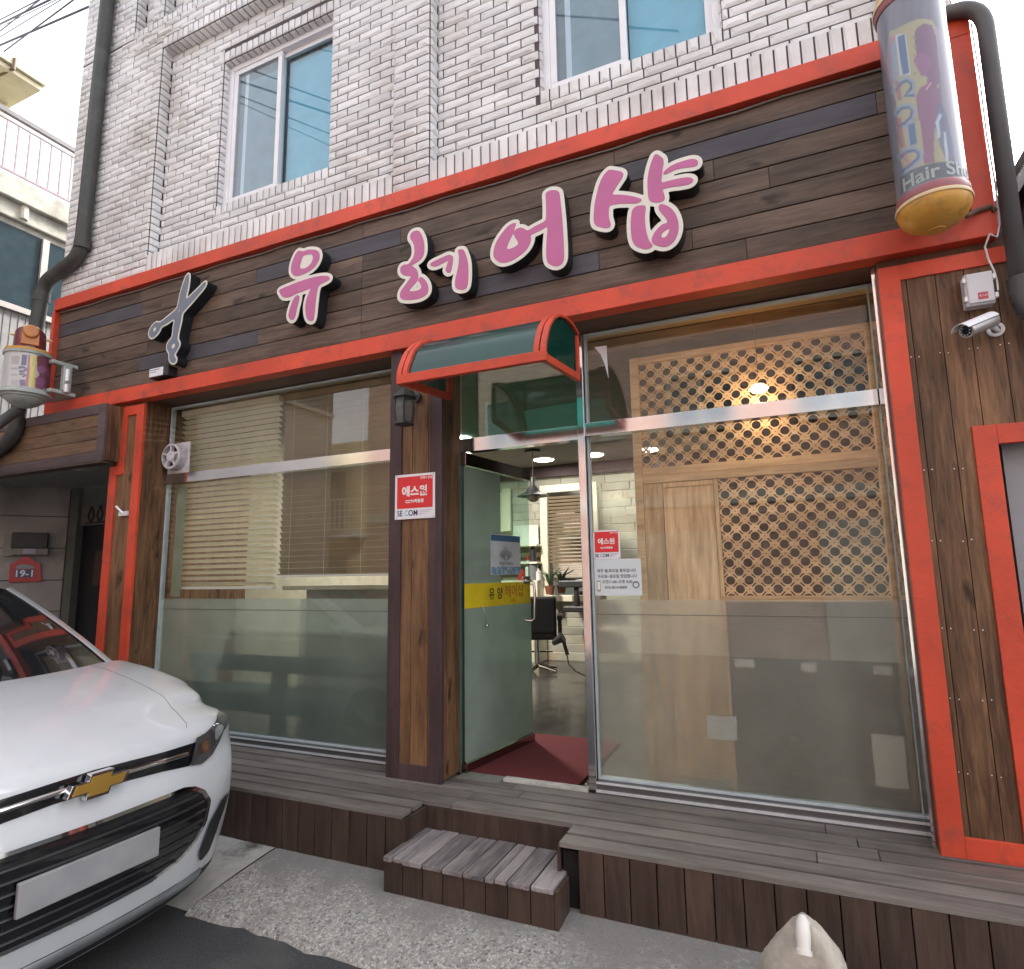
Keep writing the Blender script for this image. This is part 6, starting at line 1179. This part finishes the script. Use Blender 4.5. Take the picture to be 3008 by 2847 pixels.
def patch(name, poly, m, off=.004, step=.011, mirror=True, parent=car, thick=.0, sm=3, both=False):
    res = None
    poly = smooth_poly(poly, sm) if sm else np.array(poly)
    for sg_ in ((1, -1) if mirror else (1,)):
        P, F = gridfill(lambda Q: seg_dist(Q, poly), poly.min(0)-.01, poly.max(0)+.01, step)
        s_ = surf(P[:, 0], P[:, 1])-off; vs = np.stack([CX-s_, CY+sg_*P[:, 0], P[:, 1]], 1); b = MB()
        if thick:
            plate(b, P, F, lambda Q: vs, (-1, 0, 0), thick, 0)
        else: b.add(vs, [tuple(f) for f in F.tolist()])
        o = b.build(name, m, parent, smooth=True, fix=True) if not thick else b.build(name, m, parent, fix=True); res = res or o
    return res
def band(name, f0, f1, t0, t1, m, off=.004, n=60, parent=car):
    'strip between heights f0(t) and f1(t) across the whole nose'
    ts = np.linspace(t0, t1, n); b = MB(); vs = []
    for t_ in ts:
        zs_ = np.linspace(f0(abs(t_)), f1(abs(t_)), 5); ss = surf(np.full(5, t_), zs_); bulge = np.array([-.0, 1, 1, 1, 0])*off
        for z, s_, o_ in zip(zs_, ss, bulge): vs.append(cp(s_-.0015-o_, t_, z))
    b.add(vs, [(i*5+k, (i+1)*5+k, (i+1)*5+k+1, i*5+k+1) for i in range(n-1) for k in range(4)]); return b.build(name, m, parent, smooth=True)
UG = [(0, .782), (.15, .779), (.3, .768), (.45, .750), (.485, .775), (.53, .835), (.52, .843), (.3, .848), (.15, .855), (0, .860)]
poly_ug = UG+[(-a, c) for a, c in UG[::-1] if a > 0]
P, F = gridfill(lambda Q: seg_dist(Q, np.array(poly_ug)), np.min(poly_ug, 0)-.01, np.max(poly_ug, 0)+.01, .010); vs = np.stack([CX-surf(P[:, 0], P[:, 1])+.003, CY+P[:, 0], P[:, 1]], 1); b = MB(); b.add(vs, [tuple(f) for f in F.tolist()]); b.build('upper_grille', GLB, car, smooth=True, fix=True)
mid_ = lambda t_: .818-.012*(t_/.4)**1.5
band('chrome_bar', lambda t_: mid_(t_)-.010, lambda t_: mid_(t_)+.010, -.44, .44, CHR, .012)
# badge
bp = np.array([(-.115, -.024), (-.050, -.024), (-.050, -.047), (.044, -.047), (.050, -.024), (.095, -.024), (.118, .024), (.050, .024), (.050, .047), (-.044, .047), (-.050, .024), (-.095, .024)])
bp = np.array([(-.122, -.022), (-.046, -.022), (-.052, -.046), (.036, -.046), (.044, -.022), (.104, -.022), (.122, .022), (.046, .022), (.052, .046), (-.036, .046), (-.044, .022), (-.104, .022)])
def flat(name, poly, x, m, th_, par):
    b = MB(); b.prism([(x, CY-a*1., .813+c) for a, c in poly], (-th_, 0, 0)); return b.build(name, m, par, bevel=.0015, fix=True)
bd = flat('badge', bp*[-1, 1]*1.0, CX+.006, CHR, .03, car); ip = bp*[-.86, .76]; flat('badge_inlay', ip, CX+.0085, mat('gold_badge', (.55, .33, .07), .3, metal=.6, var=.05), .002, bd)
# headlights
HLP = [(.449, .753), (.521, .740), (.60, .760), (.66, .802), (.70, .842), (.79, .872), (.853, .893), (.845, .922), (.715, .915), (.641, .892), (.557, .870), (.488, .862), (.47, .80)]
HG = mat('headlamp_smoke', (.06, .062, .066), .08, coat=1., var=.3, scale=16)
patch('headlight', HLP, HG, .012, sm=0); 
patch('headlight_lens', [(.50, .79), (.55, .785), (.58, .81), (.55, .835), (.50, .825)], CHR, .015); patch('headlight_lens', [(.62, .82), (.66, .83), (.70, .865), (.66, .88), (.62, .862)], mat('lamp_reflector', (.5, .52, .55), .15, metal=.6), .015)
# lower grille with chrome surround, fog slots, chin
LGP = [(0, .335), (.28, .338), (.422, .365), (.505, .412), (.552, .47), (.562, .555), (.515, .612), (.455, .645), (.389, .66), (.2, .661), (0, .66)]
def lower(sgn, poly, off, m, name):
    full = [(a, c) for a, c in poly]+[(-a, c) for a, c in poly[::-1][1:-1]] if False else poly
    return full
full = LGP+[(-a, c) for a, c in LGP[::-1] if a > 0]
O2 = [(a*1.035+.0 if a else 0, (c-.5)*1.09+.5) for a, c in full]
P, F = gridfill(lambda Q: np.maximum(seg_dist(Q, np.array(O2)), -seg_dist(Q, np.array(full))), np.min(O2, 0)-.01, np.max(O2, 0)+.01, .009); vs = np.stack([CX-surf(P[:, 0], P[:, 1])+.006, CY+P[:, 0], P[:, 1]], 1); b = MB(); b.add(vs, [tuple(f) for f in F.tolist()]); b.build('chrome_surround', CHR, car, smooth=True, fix=True)
P, F = gridfill(lambda Q: seg_dist(Q, np.array(full)), np.min(full, 0)-.01, np.max(full, 0)+.01, .014); vs = np.stack([CX-surf(P[:, 0], P[:, 1])+.004, CY+P[:, 0], P[:, 1]], 1); b = MB(); b.add(vs, [tuple(f) for f in F.tolist()]); lg = b.build('lower_grille', GLB, car, smooth=True, fix=True)
b = MB()
for k in range(7):
    z = .365+k*.042; ext = np.interp(z, [.338, .365, .412, .47, .555, .612, .645], [.28, .42, .505, .552, .562, .515, .455])-.02; ts = np.linspace(-ext, ext, 40); b.tube([cp(s_-.008, t_, z) for s_, t_ in zip(surf(ts, np.full(40, z)), ts)], .006, 6)
b.build('grille_bars', mat('grille_bar_black', (.03, .03, .032), .35), lg)
pl_ = MB(); pl_.box(CX-.0, CX+.018, CY-.265, CY+.265, .45, .565); pl_.build('number_plate', mat('plate_grey_white', (.30, .30, .31), .4, var=.1, scale=9), car, bevel=.004)
patch('fog_lamp_slot', [(.735, .545), (.668, .53), (.59, .458), (.557, .34), (.572, .288), (.60, .28), (.647, .30), (.682, .425), (.725, .50)], CLAD, .014, sm=0)
lo2 = lambda t_: .145; hi2 = lambda t_: .238-.10*max(0, t_-.45)
band('chin_cladding', lo2, hi2, -.882, .882, CLAD, .004, 90); band('skid_plate', lambda t_: .175, lambda t_: .235, -.62, .62, mat('silver_skid_plate', (.30, .32, .34), .35, metal=.6), .012)
b = MB(); b.box(CX-4.1, CX-.35, CY-.72, CY+.72, .17, .30); b.build('underbody', DARK, car)
# shut line between bonnet and wings, bonnet crease
b = MB(); sgl = MB()
sls = []
for sg_ in (-1, 1):
    pts = []
    for k, r_ in enumerate(np.linspace(9.4, nr_-1, 24)):
        i = min(int(round(r_*5)), nR-1); tt = .47+.16*(k/23)**.8; pts.append((CX-np.interp(tt, tv, SS[i]), CY+sg_*tt, np.interp(tt, tv, ZZ[i])+.0005))
    b.tube(pts, .0013, 5)
b.build('bonnet_shut_line', mat('shut_line_grey', (.12, .12, .13), .7), car)
